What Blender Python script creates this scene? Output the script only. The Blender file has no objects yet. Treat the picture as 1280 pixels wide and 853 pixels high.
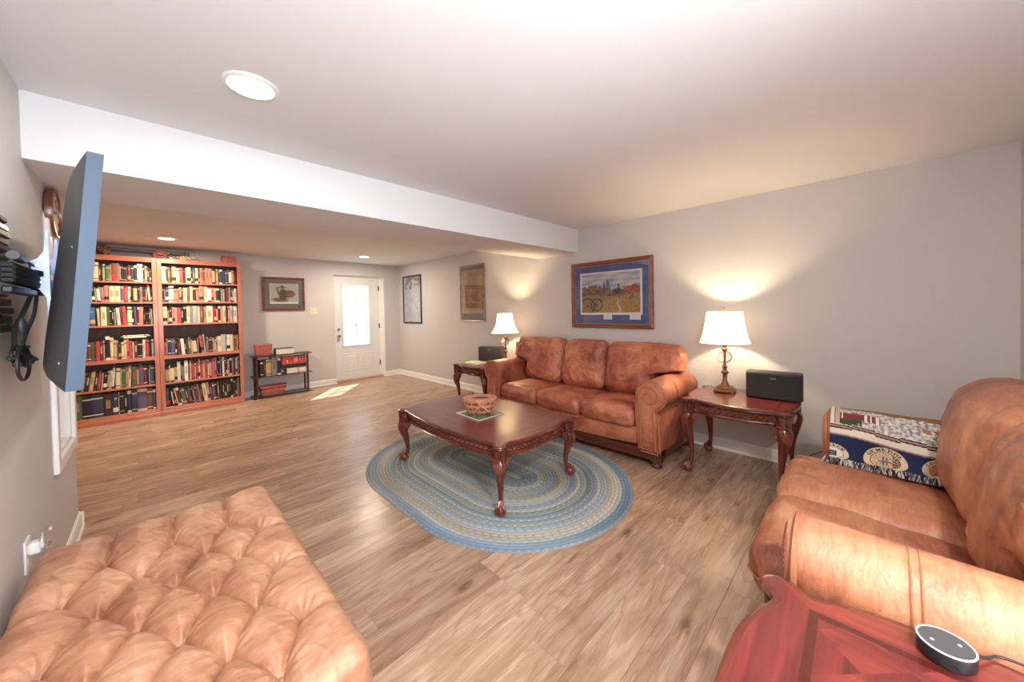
import bpy, math, random
from mathutils import Vector, Matrix, noise
from math import sin, cos, pi, radians, exp, sqrt, atan2

# ------------------------------------------------------------------ camera, world, light, exposure
S = bpy.context.scene
COL = S.collection
H = 2.30                       # ceiling height
XR, XL, YF = 3.70, -0.367, 7.04   # sofa wall, screen wall, far wall
YAW, PITCH, ROLL = .791, -.017, -.020
fw = Vector((sin(YAW)*cos(PITCH), cos(YAW)*cos(PITCH), sin(PITCH)))
rt = Vector((cos(YAW), -sin(YAW), 0)); up = rt.cross(fw)
c_, s_ = cos(ROLL), sin(ROLL)
rt2 = rt*c_ + up*s_; up2 = -rt*s_ + up*c_
cam_d = bpy.data.cameras.new('camera'); cam = bpy.data.objects.new('camera', cam_d); COL.objects.link(cam)
m3 = Matrix((rt2, up2, -fw)).transposed()
cam.matrix_world = Matrix.Translation((0, 0, 1.35)) @ m3.to_4x4()
cam_d.sensor_width = 36; cam_d.lens = 443.68*36/1280; cam_d.shift_y = -33.02/1280
cam_d.clip_start = .02
S.camera = cam
S.view_settings.view_transform = 'Standard'; S.view_settings.look = 'None'
S.view_settings.gamma = 1; S.view_settings.use_curve_mapping = False
S.view_settings.exposure = 0.40
S.cycles.max_bounces = 10; S.cycles.diffuse_bounces = 6; S.cycles.sample_clamp_indirect = 6
S.cycles.caustics_reflective = False; S.cycles.caustics_refractive = False

W = bpy.data.worlds.new('sky'); S.world = W; W.use_nodes = True
bg = W.node_tree.nodes['Background']
bg.inputs[0].default_value = (0.86, 0.93, 1.0, 1); bg.inputs[1].default_value = 1.6

def lamp(name, kind, loc, energy, color, **k):
    d = bpy.data.lights.new(name, kind); d.energy = energy; d.color = color
    for a, b in k.items(): setattr(d, a, b)
    o = bpy.data.objects.new(name, d); o.location = loc; COL.objects.link(o); return o
sun = lamp('sun', 'SUN', (0, 9, 4), 14, (1, .95, .86), angle=.01)
sun.rotation_euler = Vector((-.36, -.43, -.68)).to_track_quat('-Z', 'Y').to_euler()
WARM = (1.0, .80, .55)
# added, unseen: assumed daylight at the open rear, assumed flash bounced off the ceiling
day = lamp('assumed_rear_daylight', 'AREA', (.35, -1.95, 1.25), 62, (.80, .90, 1.0), shape='RECTANGLE', size=1.3, size_y=1.9)
day.rotation_euler = (radians(90), 0, 0)
fla = lamp('assumed_bounced_flash', 'AREA', (.05, -.35, 1.35), 28, (.88, .94, 1.0), shape='DISK', size=.25)
fla.rotation_euler = (radians(180-20), 0, radians(-45))

# ------------------------------------------------------------------ node helpers
def newmat(name):
    m = bpy.data.materials.new(name); m.use_nodes = True
    nt = m.node_tree; b = nt.nodes['Principled BSDF']; return m, nt, b
def N(nt, t, **k):
    n = nt.nodes.new(t)
    for a, v in k.items(): setattr(n, a, v)
    return n
def L(nt, a, b): nt.links.new(a, b)
def c4(c): return (c[0], c[1], c[2], 1)
def coords(nt, scale, kind='Object', rnd=False):
    tc = N(nt, 'ShaderNodeTexCoord'); mp = N(nt, 'ShaderNodeMapping')
    L(nt, tc.outputs[kind], mp.inputs[0]); mp.inputs['Scale'].default_value = scale
    if rnd:
        oi = N(nt, 'ShaderNodeObjectInfo'); mu = N(nt, 'ShaderNodeVectorMath', operation='SCALE')
        mu.inputs[0].default_value = (37, 53, 19); L(nt, oi.outputs['Random'], mu.inputs[3]); L(nt, mu.outputs[0], mp.inputs[1])
    return mp.outputs[0]
def ramp(nt, fac, stops):
    r = N(nt, 'ShaderNodeValToRGB'); L(nt, fac, r.inputs[0]); e = r.color_ramp.elements
    while len(e) < len(stops): e.new(.5)
    for i, (p, c) in enumerate(stops): e[i].position = p; e[i].color = c4(c)
    return r.outputs[0]
def noisetex(nt, vec, scale, detail=4, rough=.55, dist=0):
    n = N(nt, 'ShaderNodeTexNoise'); L(nt, vec, n.inputs['Vector'])
    n.inputs['Scale'].default_value = scale; n.inputs['Detail'].default_value = detail
    n.inputs['Roughness'].default_value = rough; n.inputs['Distortion'].default_value = dist
    return n.outputs[0]
def bump(nt, b, h, strength, dist=.01):
    n = N(nt, 'ShaderNodeBump'); n.inputs['Strength'].default_value = strength; n.inputs['Distance'].default_value = dist
    L(nt, h, n.inputs['Height']); L(nt, n.outputs[0], b.inputs['Normal'])
def mixc(nt, fac, a, b, mode='MIX'):
    n = N(nt, 'ShaderNodeMix', data_type='RGBA', blend_type=mode)
    if isinstance(fac, (int, float)): n.inputs[0].default_value = fac
    else: L(nt, fac, n.inputs[0])
    for s, v in ((6, a), (7, b)):
        if isinstance(v, tuple): n.inputs[s].default_value = c4(v)
        else: L(nt, v, n.inputs[s])
    return n.outputs[2]
def math_(nt, op, a, b=None):
    n = N(nt, 'ShaderNodeMath', operation=op)
    for i, v in enumerate((a, b)):
        if v is None: continue
        if isinstance(v, (int, float)): n.inputs[i].default_value = v
        else: L(nt, v, n.inputs[i])
    return n.outputs[0]

def plain(name, col, rough=.5, metal=0, bumps=None, coat=0):
    m, nt, b = newmat(name)
    b.inputs['Base Color'].default_value = c4(col); b.inputs['Roughness'].default_value = rough
    b.inputs['Metallic'].default_value = metal; b.inputs['Coat Weight'].default_value = coat
    if bumps:
        v = coords(nt, (1, 1, 1)); bump(nt, b, noisetex(nt, v, bumps[0], 3), bumps[1])
    return m
def mottled(name, c1, c2, scale=3, rough=.5, bs=60, bst=.1, metal=0, stretch=(1, 1, 1), coat=0):
    m, nt, b = newmat(name); v = coords(nt, stretch)
    f = noisetex(nt, v, scale, 5, .6)
    L(nt, ramp(nt, f, [(.3, c1), (.7, c2)]), b.inputs['Base Color'])
    b.inputs['Roughness'].default_value = rough; b.inputs['Metallic'].default_value = metal
    b.inputs['Coat Weight'].default_value = coat
    if bst: bump(nt, b, noisetex(nt, v, bs, 3), bst)
    return m
def leather(name, dark, mid, light, rough=.4, scale=2.2):
    m, nt, b = newmat(name); v = coords(nt, (1, 1, 1), rnd=True)
    f = noisetex(nt, v, scale, 5, .62, .6)
    g = noisetex(nt, coords(nt, (1, 5, 1.6), rnd=True), 9, 4, .65, .8)
    f2 = math_(nt, 'ADD', math_(nt, 'MULTIPLY', f, .72), math_(nt, 'MULTIPLY', g, .28))
    L(nt, ramp(nt, f2, [(.36, dark), (.49, mid), (.64, light)]), b.inputs['Base Color'])  # ramp ends add crease shadow and highlight tones to the leather's mottling
    b.inputs['Specular IOR Level'].default_value = .5
    L(nt, math_(nt, 'ADD', math_(nt, 'MULTIPLY', f, .25), rough-.1), b.inputs['Roughness'])
    vo = N(nt, 'ShaderNodeTexVoronoi', feature='DISTANCE_TO_EDGE'); L(nt, v, vo.inputs['Vector']); vo.inputs['Scale'].default_value = 260
    w = noisetex(nt, coords(nt, (1, 3, 1.3)), 14, 4, .6, 1.2)
    h = math_(nt, 'ADD', math_(nt, 'MULTIPLY', vo.outputs[0], .25), math_(nt, 'MULTIPLY', w, 1.5))
    bump(nt, b, h, .28, .008)
    return m
def wood(name, dark, mid, light, rough=.3, scale=6, axis=0, coat=.3, grain=.5, rnd=False):
    st = [14, 14, 14]; st[axis] = 1.2
    m, nt, b = newmat(name); v = coords(nt, tuple(st), rnd=rnd)
    f = noisetex(nt, v, scale*.18, 5, .6, .7)
    L(nt, ramp(nt, f, [(.25, dark), (.5, mid), (.78, light)]), b.inputs['Base Color'])
    b.inputs['Roughness'].default_value = rough; b.inputs['Coat Weight'].default_value = coat; b.inputs['Coat Roughness'].default_value = .12
    bump(nt, b, f, .06*grain, .004)
    return m
def attr_mat(name, rough=.6, attr='col', coat=0, bs=0):
    m, nt, b = newmat(name); a = N(nt, 'ShaderNodeAttribute', attribute_name=attr)
    L(nt, a.outputs['Color'], b.inputs['Base Color']); b.inputs['Roughness'].default_value = rough
    b.inputs['Coat Weight'].default_value = coat; b.inputs['Coat Roughness'].default_value = .04
    if bs: bump(nt, b, noisetex(nt, coords(nt, (1, 1, 1)), bs, 2), .4, .002)
    return m
def emit(name, col, st):
    m, nt, b = newmat(name); b.inputs['Base Color'].default_value = c4(col)
    b.inputs['Emission Color'].default_value = c4(col); b.inputs['Emission Strength'].default_value = st; return m
def glass(name, col=(1, 1, 1), rough=0, ior=1.45, alpha=None):
    m, nt, b = newmat(name); b.inputs['Base Color'].default_value = c4(col); b.inputs['Roughness'].default_value = rough
    b.inputs['Transmission Weight'].default_value = 1; b.inputs['IOR'].default_value = ior; return m
def pane_glass(name, refl=.35):
    m = bpy.data.materials.new(name); m.use_nodes = True; nt = m.node_tree; nt.nodes.clear()
    o = N(nt, 'ShaderNodeOutputMaterial'); t = N(nt, 'ShaderNodeBsdfTransparent'); g = N(nt, 'ShaderNodeBsdfGlossy')
    g.inputs['Roughness'].default_value = .02; mx = N(nt, 'ShaderNodeMixShader'); fr = N(nt, 'ShaderNodeLayerWeight')
    L(nt, math_(nt, 'MULTIPLY', math_(nt, 'ADD', math_(nt, 'MULTIPLY', math_(nt, 'POWER', fr.outputs['Facing'], 4), .9), .035), refl), mx.inputs[0])
    L(nt, t.outputs[0], mx.inputs[1]); L(nt, g.outputs[0], mx.inputs[2]); L(nt, mx.outputs[0], o.inputs[0]); return m

def floor_mat():
    m, nt, b = newmat('oak_plank')
    v = coords(nt, (1, 1, 1), rnd=True)
    mp = N(nt, 'ShaderNodeMapping'); L(nt, v, mp.inputs[0]); mp.inputs['Scale'].default_value = (1.6, 11, 1)
    big = noisetex(nt, mp.outputs[0], 1.1, 4, .55, 1.6)
    mp2 = N(nt, 'ShaderNodeMapping'); L(nt, v, mp2.inputs[0]); mp2.inputs['Scale'].default_value = (2.5, 60, 1)
    fine = noisetex(nt, mp2.outputs[0], 2.5, 5, .65, .4)
    # cathedral grain: contours of a slow noise
    mp3 = N(nt, 'ShaderNodeMapping'); L(nt, v, mp3.inputs[0]); mp3.inputs['Scale'].default_value = (1.3, 6.5, 1)
    sl = noisetex(nt, mp3.outputs[0], 1.0, 2, .5, .5)
    rings = math_(nt, 'PINGPONG', math_(nt, 'MULTIPLY', sl, 17), 1.0)
    # knots
    mp4 = N(nt, 'ShaderNodeMapping'); L(nt, v, mp4.inputs[0]); mp4.inputs['Scale'].default_value = (1.7, 4.2, 1)
    kd = noisetex(nt, mp4.outputs[0], 9, 3, .6)
    vo = N(nt, 'ShaderNodeTexVoronoi'); vo.inputs['Scale'].default_value = 1.5
    av = N(nt, 'ShaderNodeVectorMath', operation='ADD'); L(nt, mp4.outputs[0], av.inputs[0])
    sc = N(nt, 'ShaderNodeVectorMath', operation='SCALE'); L(nt, kd, sc.inputs[0]); sc.inputs[3].default_value = .16
    L(nt, sc.outputs[0], av.inputs[1]); L(nt, av.outputs[0], vo.inputs['Vector'])
    kn = ramp(nt, vo.outputs[0], [(.05, (1, 1, 1)), (.20, (0, 0, 0))])
    big2 = noisetex(nt, mp4.outputs[0], .9, 5, .6, .8)
    base = ramp(nt, math_(nt, 'ADD', math_(nt, 'MULTIPLY', big, .6), math_(nt, 'MULTIPLY', big2, .4)), [(.34, (.33, .205, .135)), (.48, (.50, .345, .245)), (.64, (.66, .51, .39))])
    base = mixc(nt, math_(nt, 'MULTIPLY', math_(nt, 'POWER', math_(nt, 'SUBTRACT', 1.0, fine), 1.6), .75), base, (.20, .11, .065))
    base = mixc(nt, math_(nt, 'MULTIPLY', math_(nt, 'POWER', rings, 5), .42), base, (.22, .12, .075))
    base = mixc(nt, math_(nt, 'MULTIPLY', kn, .75), base, (.12, .06, .035))
    oi = N(nt, 'ShaderNodeObjectInfo')
    tint = ramp(nt, oi.outputs['Random'], [(0, (.78, .74, .72)), (.5, (1, .98, .96)), (1, (1.12, 1.08, 1.06))])
    base = mixc(nt, 1.0, base, tint, 'MULTIPLY')
    L(nt, base, b.inputs['Base Color'])
    L(nt, math_(nt, 'ADD', math_(nt, 'MULTIPLY', fine, .14), .19), b.inputs['Roughness'])
    bump(nt, b, fine, .10, .003)
    return m

M = {}
def mats():
    M['floor'] = floor_mat()
    M['wall'] = plain('wall_paint', (.60, .58, .57), .75, bumps=(220, .05))
    M['ceil'] = plain('ceiling_paint', (.76, .755, .76), .85, bumps=(160, .05))
    M['trim'] = plain('white_trim_paint', (.86, .85, .82), .35)
    M['door'] = plain('white_door_paint', (.78, .79, .80), .4)
    M['sofa'] = leather('sofa_leather', (.155, .032, .022), (.37, .105, .062), (.60, .24, .135), .36)
    M['love'] = leather('loveseat_leather', (.20, .055, .032), (.43, .155, .080), (.62, .31, .17), .34)
    M['otto'] = leather('ottoman_leather', (.27, .105, .062), (.45, .215, .125), (.61, .35, .225), .36, 3)
    M['sofaseam'] = plain('leather_welt', (.40, .14, .06), .45)
    M['loveseam'] = plain('tan_welt', (.36, .14, .07), .5)
    M['cherry'] = wood('cherry_wood', (.055, .010, .008), (.115, .022, .016), (.20, .045, .028), .22, 6, 0, .5)
    M['cherryv'] = wood('cherry_wood_upright', (.055, .010, .008), (.115, .022, .016), (.20, .045, .028), .22, 6, 2, .5)
    M['carve'] = wood('carved_wood', (.07, .016, .008), (.16, .04, .02), (.32, .10, .05), .3, 9, 0, .4)
    M['case'] = wood('bookcase_wood', (.36, .105, .06), (.50, .165, .095), (.60, .23, .14), .35, 5, 0, .2)
    M['casev'] = wood('bookcase_wood_upright', (.36, .105, .06), (.50, .165, .095), (.60, .23, .14), .35, 5, 2, .2)
    M['caseb'] = wood('bookcase_back', (.07, .025, .018), (.12, .04, .028), (.17, .06, .04), .5, 5, 2, 0)
    M['espresso'] = wood('dark_shelf_wood', (.03, .014, .010), (.055, .025, .018), (.09, .04, .028), .35, 6, 0, .2)
    M['base'] = wood('dark_base_wood', (.05, .012, .008), (.10, .025, .015), (.17, .05, .03), .28, 6, 0, .4)
    M['nail'] = plain('brass_nailhead', (.62, .40, .20), .35, .8)
    M['bronze'] = mottled('antique_bronze', (.16, .08, .04), (.38, .21, .11), 20, .38, 50, .05, .75)
    M['crystal'] = glass('clear_glass')
    M['steel'] = mottled('brushed_bracket_steel', (.20, .24, .42), (.38, .42, .62), 14, .3, 30, .02, .8)
    M['black'] = plain('black_plastic', (.015, .015, .017), .4)
    M['blackm'] = plain('black_satin_metal', (.005, .005, .006), .7, 0)
    M['grille'] = plain('black_speaker_cloth', (.025, .025, .027), .75, bumps=(900, .4))
    M['grey'] = plain('charcoal_plastic', (.07, .075, .085), .45)
    M['tvback'] = plain('screen_back_plastic', (.060, .062, .072), .55, bumps=(500, .08))
    M['tvedge'] = plain('screen_edge_blue_grey', (.042, .075, .125), .45, .1)
    M['screen'] = plain('screen_glass', (.01, .01, .012), .1)
    M['brownrib'] = plain('mount_cover_brown', (.06, .022, .014), .3)
    M['white'] = plain('white_plastic', (.82, .82, .80), .35)
    M['ivory'] = plain('ivory_plastic', (.80, .74, .60), .4)
    M['nickel'] = plain('satin_nickel', (.42, .40, .38), .3, 1)
    M['hinge'] = plain('dark_hinge_metal', (.06, .055, .05), .4, .8)
    M['paper'] = plain('page_paper', (.80, .75, .66), .8)
    M['print'] = attr_mat('printed_paper', .55, coat=.25)
    M['cover'] = attr_mat('book_cloth', .5)
    M['weave'] = attr_mat('woven_throw', .9, bs=700)
    M['braid'] = attr_mat('braided_yarn', .9, bs=500)
    M['pglass'] = pane_glass('picture_glass', 2.0)
    M['wglass'] = pane_glass('window_glass', 1.0)
    M['wicker'] = mottled('woven_splint', (.50, .19, .11), (.72, .34, .20), 12, .5, 80, .2)
    M['wickerd'] = mottled('dark_woven_splint', (.16, .06, .04), (.30, .12, .08), 12, .5, 80, .2)
    M['rose'] = mottled('rose_wicker', (.38, .10, .08), (.56, .19, .15), 30, .6, 90, .3)
    M['mahog'] = wood('mahogany_frame', (.10, .025, .015), (.20, .06, .035), (.34, .12, .07), .3, 6, 0, .3)
    M['goldlip'] = plain('gold_fillet', (.50, .33, .12), .35, .8)
    M['silverf'] = mottled('worn_silver_frame', (.18, .15, .12), (.42, .38, .33), 12, .35, 40, .05, .7)
    M['blackf'] = plain('black_frame', (.015, .014, .014), .3)
    M['cable'] = plain('black_cable', (.02, .02, .022), .45)
    M['bulb'] = emit('warm_bulb', (1, .82, .6), 25)
    M['led'] = emit('downlight_lens', (1, .93, .80), 16)
    M['ring'] = emit('light_ring_glow', (.75, .8, .95), .25)  # puck rim gets a faint glow of its own to look pale
    M['clear'] = glass('clear_plastic', (.95, .97, 1), .08, 1.3)
    M['petal'] = mottled('dried_petals', (.30, .09, .08), (.48, .20, .15), 20, .8, 60, .2)
    M['petalc'] = mottled('cream_petals', (.55, .38, .22), (.75, .62, .42), 20, .8, 60, .2)
    M['straw'] = mottled('brown_straw', (.10, .05, .03), (.26, .14, .07), 20, .8, 60, .2)
    M['weight'] = plain('threshold_wood', (.50, .30, .16), .4)
    # lampshade
    m = bpy.data.materials.new('lampshade_linen'); m.use_nodes = True; nt = m.node_tree; nt.nodes.clear()
    o = N(nt, 'ShaderNodeOutputMaterial'); t = N(nt, 'ShaderNodeBsdfTranslucent'); d = N(nt, 'ShaderNodeBsdfDiffuse')
    t.inputs[0].default_value = (.95, .88, .74, 1); d.inputs[0].default_value = (.85, .80, .70, 1)
    mx = N(nt, 'ShaderNodeMixShader'); mx.inputs[0].default_value = .5
    L(nt, d.outputs[0], mx.inputs[1]); L(nt, t.outputs[0], mx.inputs[2]); L(nt, mx.outputs[0], o.inputs[0]); M['shade'] = m
mats()

# table top veneer: border stripe and matched field, in the table's own coordinates
def veneer(name, a, b_, strong):
    m, nt, b = newmat(name)
    tc = N(nt, 'ShaderNodeTexCoord'); sp = N(nt, 'ShaderNodeSeparateXYZ'); L(nt, tc.outputs['Object'], sp.inputs[0])
    ax = math_(nt, 'ABSOLUTE', sp.outputs[0]); ay = math_(nt, 'ABSOLUTE', sp.outputs[1])
    dx = math_(nt, 'SUBTRACT', ax, a); dy = math_(nt, 'SUBTRACT', ay, b_)
    d = math_(nt, 'MAXIMUM', dx, dy)
    line = math_(nt, 'LESS_THAN', math_(nt, 'ABSOLUTE', d), .009)
    g1 = noisetex(nt, coords(nt, (2, 22, 2)), 1.6, 5, .6, .6)
    g2 = noisetex(nt, coords(nt, (22, 2, 2)), 1.6, 5, .6, .6)
    # diagonal check field
    ck = math_(nt, 'GREATER_THAN', math_(nt, 'MULTIPLY', math_(nt, 'SINE', math_(nt, 'MULTIPLY', math_(nt, 'ADD', sp.outputs[0], sp.outputs[1]), 22)),
         math_(nt, 'SINE', math_(nt, 'MULTIPLY', math_(nt, 'SUBTRACT', sp.outputs[0], sp.outputs[1]), 22))), 0)
    f1 = ramp(nt, g1, [(.3, (.075, .010, .012)), (.7, (.20, .028, .026))])
    f2 = ramp(nt, g2, [(.3, (.11, .015, .015)), (.7, (.27, .045, .036))])
    fld = mixc(nt, math_(nt, 'MULTIPLY', ck, strong), f1, f2)
    brd = mixc(nt, math_(nt, 'GREATER_THAN', dx, dy), f1, f2)
    col = mixc(nt, math_(nt, 'GREATER_THAN', d, 0), fld, brd)
    col = mixc(nt, math_(nt, 'MULTIPLY', line, .8 if strong > .5 else .35), col, (.05, .008, .006))
    L(nt, col, b.inputs['Base Color']); b.inputs['Roughness'].default_value = .28
    b.inputs['Coat Weight'].default_value = .6; b.inputs['Coat Roughness'].default_value = .16
    return m
M['veneer_end'] = veneer('end_table_veneer', .26, .225, 1.0)
M['veneer_coffee'] = veneer('coffee_table_veneer', .56, .31, .25)

# ------------------------------------------------------------------ mesh builder
class MB:
    def __init__(s): s.v = []; s.f = []; s.mi = []; s.c = None; s.cur = 0
    def add(s, vs, fs, mi=None):
        o = len(s.v); s.v += [tuple(p) for p in vs]
        s.f += [tuple(i+o for i in f) for f in fs]; s.mi += [s.cur if mi is None else mi]*len(fs); return o
    def box(s, a, b, bv=0, T=None):
        (x0, y0, z0), (x1, y1, z1) = a, b
        if bv <= 0:
            vs = [(x, y, z) for z in (z0, z1) for y in (y0, y1) for x in (x0, x1)]
            fs = [(0, 2, 3, 1), (4, 5, 7, 6), (0, 1, 5, 4), (2, 6, 7, 3), (0, 4, 6, 2), (1, 3, 7, 5)]
        else:
            vs = []; idx = {}
            lo = (x0, y0, z0); hi = (x1, y1, z1)
            for sx in (0, 1):
                for sy in (0, 1):
                    for sz in (0, 1):
                        sg = (sx, sy, sz)
                        for ax in range(3):
                            p = []
                            for k in range(3):
                                q = hi[k] if sg[k] else lo[k]
                                if k != ax: q += -bv if sg[k] else bv
                                p.append(q)
                            idx[(sg, ax)] = len(vs); vs.append(tuple(p))
            fs = []
            for ax in range(3):
                u, w = (ax+1) % 3, (ax+2) % 3
                for sd in (0, 1):
                    q = []
                    for (a_, b_) in ((0, 0), (1, 0), (1, 1), (0, 1)):
                        sg = [0, 0, 0]; sg[ax] = sd; sg[u] = a_; sg[w] = b_; q.append(idx[(tuple(sg), ax)])
                    fs.append(tuple(q) if sd else tuple(reversed(q)))
                    # edges along axis ax
                for a_ in (0, 1):
                    for b_ in (0, 1):
                        s0 = [0, 0, 0]; s0[u] = a_; s0[w] = b_; s1 = list(s0); s1[ax] = 1
                        q = (idx[(tuple(s0), u)], idx[(tuple(s1), u)], idx[(tuple(s1), w)], idx[(tuple(s0), w)])
                        fs.append(q if (a_ == b_) else tuple(reversed(q)))
            for sx in (0, 1):
                for sy in (0, 1):
                    for sz in (0, 1):
                        q = tuple(idx[((sx, sy, sz), k)] for k in range(3))
                        fs.append(q if (sx+sy+sz) % 2 else tuple(reversed(q)))
        if T: vs = [tuple(T @ Vector(p)) for p in vs]
        s.add(vs, fs); return s
    def rings(s, rs, cap0=True, cap1=True, closed=True):
        n = len(rs[0]); vs = [p for r in rs for p in r]; fs = []
        for i in range(len(rs)-1):
            for j in range(n if closed else n-1):
                k = (j+1) % n; fs.append((i*n+j, i*n+k, (i+1)*n+k, (i+1)*n+j))
        if cap0: fs.append(tuple(range(n-1, -1, -1)))
        if cap1: fs.append(tuple((len(rs)-1)*n+j for j in range(n)))
        s.add(vs, fs); return s
    def lathe(s, prof, n=20, c=(0, 0, 0), sq=0, T=None):
        rs = []
        for r, z in prof:
            ring = []
            for j in range(n):
                a = 2*pi*j/n + (pi/n if sq else 0)
                p = Vector((c[0]+r*cos(a), c[1]+r*sin(a), c[2]+z))
                ring.append(tuple(T @ p) if T else tuple(p))
            rs.append(ring)
        return s.rings(rs)
    def tube(s, pts, rad, n=8, close=False):
        P = [Vector(p) for p in pts]; m = len(P)
        if not hasattr(rad, '__len__'): rad = [rad]*m
        rs = []; nrm = None
        for i in range(m):
            if close: t = P[(i+1) % m]-P[i-1]
            else: t = P[min(i+1, m-1)]-P[max(i-1, 0)]
            t = t.normalized() if t.length > 1e-9 else Vector((0, 0, 1))
            if nrm is None:
                nrm = t.cross(Vector((0, 0, 1)))
                if nrm.length < .2: nrm = t.cross(Vector((1, 0, 0)))
            nrm = (nrm - t*nrm.dot(t)).normalized(); bn = t.cross(nrm)
            rs.append([tuple(P[i]+(nrm*cos(2*pi*j/n)+bn*sin(2*pi*j/n))*rad[i]) for j in range(n)])
        if close: rs.append(rs[0]); return s.rings(rs, False, False)
        return s.rings(rs)
    def ball(s, c, r, n=10, m=6, sc=(1, 1, 1)):
        rs = []
        for i in range(1, m):
            a = -pi/2+pi*i/m
            rs.append([(c[0]+r*sc[0]*cos(a)*cos(2*pi*j/n), c[1]+r*sc[1]*cos(a)*sin(2*pi*j/n), c[2]+r*sc[2]*sin(a)) for j in range(n)])
        o = len(s.v); s.rings(rs, False, False)
        b0 = s.add([(c[0], c[1], c[2]-r*sc[2]), (c[0], c[1], c[2]+r*sc[2])], [])
        k = (m-2)*n
        for j in range(n):
            s.f.append((b0, o+(j+1) % n, o+j)); s.f.append((b0+1, o+k+j, o+k+(j+1) % n)); s.mi += [s.cur]*2
        return s
    def grid(s, fn, nu, nv, cu=False):
        vs = [fn(i/(nu if cu else nu-1), j/(nv-1)) for i in range(nu) for j in range(nv)]; fs = []
        for i in range(nu if cu else nu-1):
            for j in range(nv-1):
                a = i*nv+j; b = ((i+1) % nu)*nv+j; fs.append((a, b, b+1, a+1))
        s.add(vs, fs); return s
    def prism(s, out, z0, z1, T=None):
        f = (lambda p: tuple(T @ Vector(p))) if T else (lambda p: p)
        return s.rings([[f((x, y, z0)) for x, y in out], [f((x, y, z1)) for x, y in out]])
    def xf(s, T): s.v = [tuple(T @ Vector(p)) for p in s.v]; return s
    def build(s, name, mat, parent=None, smooth=35, **k):
        me = bpy.data.meshes.new(name); me.from_pydata(s.v, [], s.f)
        for m in (mat if isinstance(mat, (list, tuple)) else [mat]): me.materials.append(m)
        if any(s.mi): me.polygons.foreach_set('material_index', s.mi)
        if smooth:
            me.polygons.foreach_set('use_smooth', [True]*len(s.f)); me.set_sharp_from_angle(angle=radians(smooth))
        if s.c is not None:
            a = me.color_attributes.new('col', 'FLOAT_COLOR', 'POINT' if len(s.c) == len(s.v) else 'CORNER')
            a.data.foreach_set('color', [x for c in s.c for x in (c[0], c[1], c[2], 1)])
        o = bpy.data.objects.new(name, me); COL.objects.link(o)
        if parent is not None: o.parent = parent
        for a, b in k.items(): o[a] = b
        return o
def thing(name, label, cat, loc=(0, 0, 0), rz=0, group=None):
    o = bpy.data.objects.new(name, None); COL.objects.link(o); o.location = loc; o.rotation_euler = (0, 0, rz)
    o.empty_display_size = .1; o['label'] = label; o['category'] = cat
    if group: o['group'] = group
    return o
def tag(o, label, cat, group=None, loc=None, rz=None):
    o['label'] = label; o['category'] = cat
    if group: o['group'] = group
    if loc: o.location = loc
    if rz is not None: o.rotation_euler = (0, 0, rz)
    return o
def struct(o): o['kind'] = 'structure'; return o
def bx(name, a, b, mat, parent=None, bv=0, **k): return MB().box(a, b, bv).build(name, mat, parent, **k)
def TR(x=0, y=0, z=0, rx=0, ry=0, rz=0): return Matrix.Translation((x, y, z)) @ Matrix.Rotation(rz, 4, 'Z') @ Matrix.Rotation(ry, 4, 'Y') @ Matrix.Rotation(rx, 4, 'X')
def cat_rom(P, n=8, closed=False):
    out = []; m = len(P); rng = range(m) if closed else range(m-1)
    for i in rng:
        g = (lambda k: Vector(P[k % m])) if closed else (lambda k: Vector(P[max(0, min(m-1, k))]))
        p0, p1, p2, p3 = g(i-1), g(i), g(i+1), g(i+2)
        for j in range(n):
            t = j/n; out.append(.5*((2*p1)+(p2-p0)*t+(2*p0-5*p1+4*p2-p3)*t*t+(3*p1-p0-3*p2+p3)*t**3))
    if not closed: out.append(Vector(P[-1]))
    return out
def fbm(p, o=3): return noise.fractal(Vector(p), 1.0, 2.0, o)
def colgrid(name, w, h, nu, nv, fn, mat, parent=None, T=None, **k):
    """flat print: a grid of coloured cells; fn(u,v) with v up"""
    mb = MB(); mb.grid(lambda a, b: tuple((T or Matrix()) @ Vector(((a-.5)*w, 0, (b-.5)*h))), nu, nv)
    mb.c = [fn(i/(nu-1), j/(nv-1)) for i in range(nu) for j in range(nv)]
    return mb.build(name, mat, parent, smooth=0, **k)

def lin(r, g, b):
    return tuple(((x/255+.055)/1.055)**2.4 if x > 10 else x/255/12.92 for x in (r, g, b))

# ================================================================== the room
XW, YB = -1.6, -2.0            # far left wall, rear end of the modelled floor
fl = bx('floor', (XW-.2, YB, -.12), (XR+.2, YF+.3, -.012), M['floor']); struct(fl)
def planks():
    rnd = random.Random(4); wp = .166; y = YB+.3; cache = {}
    while y < YF-.001:
        y1 = min(y+wp, YF); x0 = XL if y < 3.50 else XW
        x = x0-rnd.random()*1.1
        while x < XR:
            a, b = max(x, x0), min(x+1.22, XR)
            if b-a > .03:
                key = (round(b-a, 2), round(y1-y, 3))
                w, d = b-a, y1-y
                if key not in cache or w < 1.21:
                    o = MB().box((-w/2+.0003, -d/2+.0003, -.012), (w/2-.0003, d/2-.0003, 0), .0010).build('plank', M['floor'], fl, smooth=0)
                    if w >= 1.21: cache[key] = o.data
                else:
                    o = bpy.data.objects.new('plank', cache[key]); COL.objects.link(o); o.parent = fl
                o.location = ((a+b)/2, (y+y1)/2, 0)
            x += 1.22
        y = y1
planks()
struct(bx('floor', (2.395, YF, -.03), (3.37, YF+.12, 0), M['weight']))
struct(bx('ceiling', (XW-.2, YB, H), (XR+.2, YF+.3, H+.15), M['ceil']))
struct(bx('ceiling_beam', (XL, 2.486, 2.018), (XR, 3.143, H), M['ceil']))
struct(bx('wall_right', (XR, YB, -.1), (XR+.15, YF+.3, H+.05), M['wall']))
struct(bx('wall_back', (1.05, -.84, 0), (XR, -.68, H), M['wall']))
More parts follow.
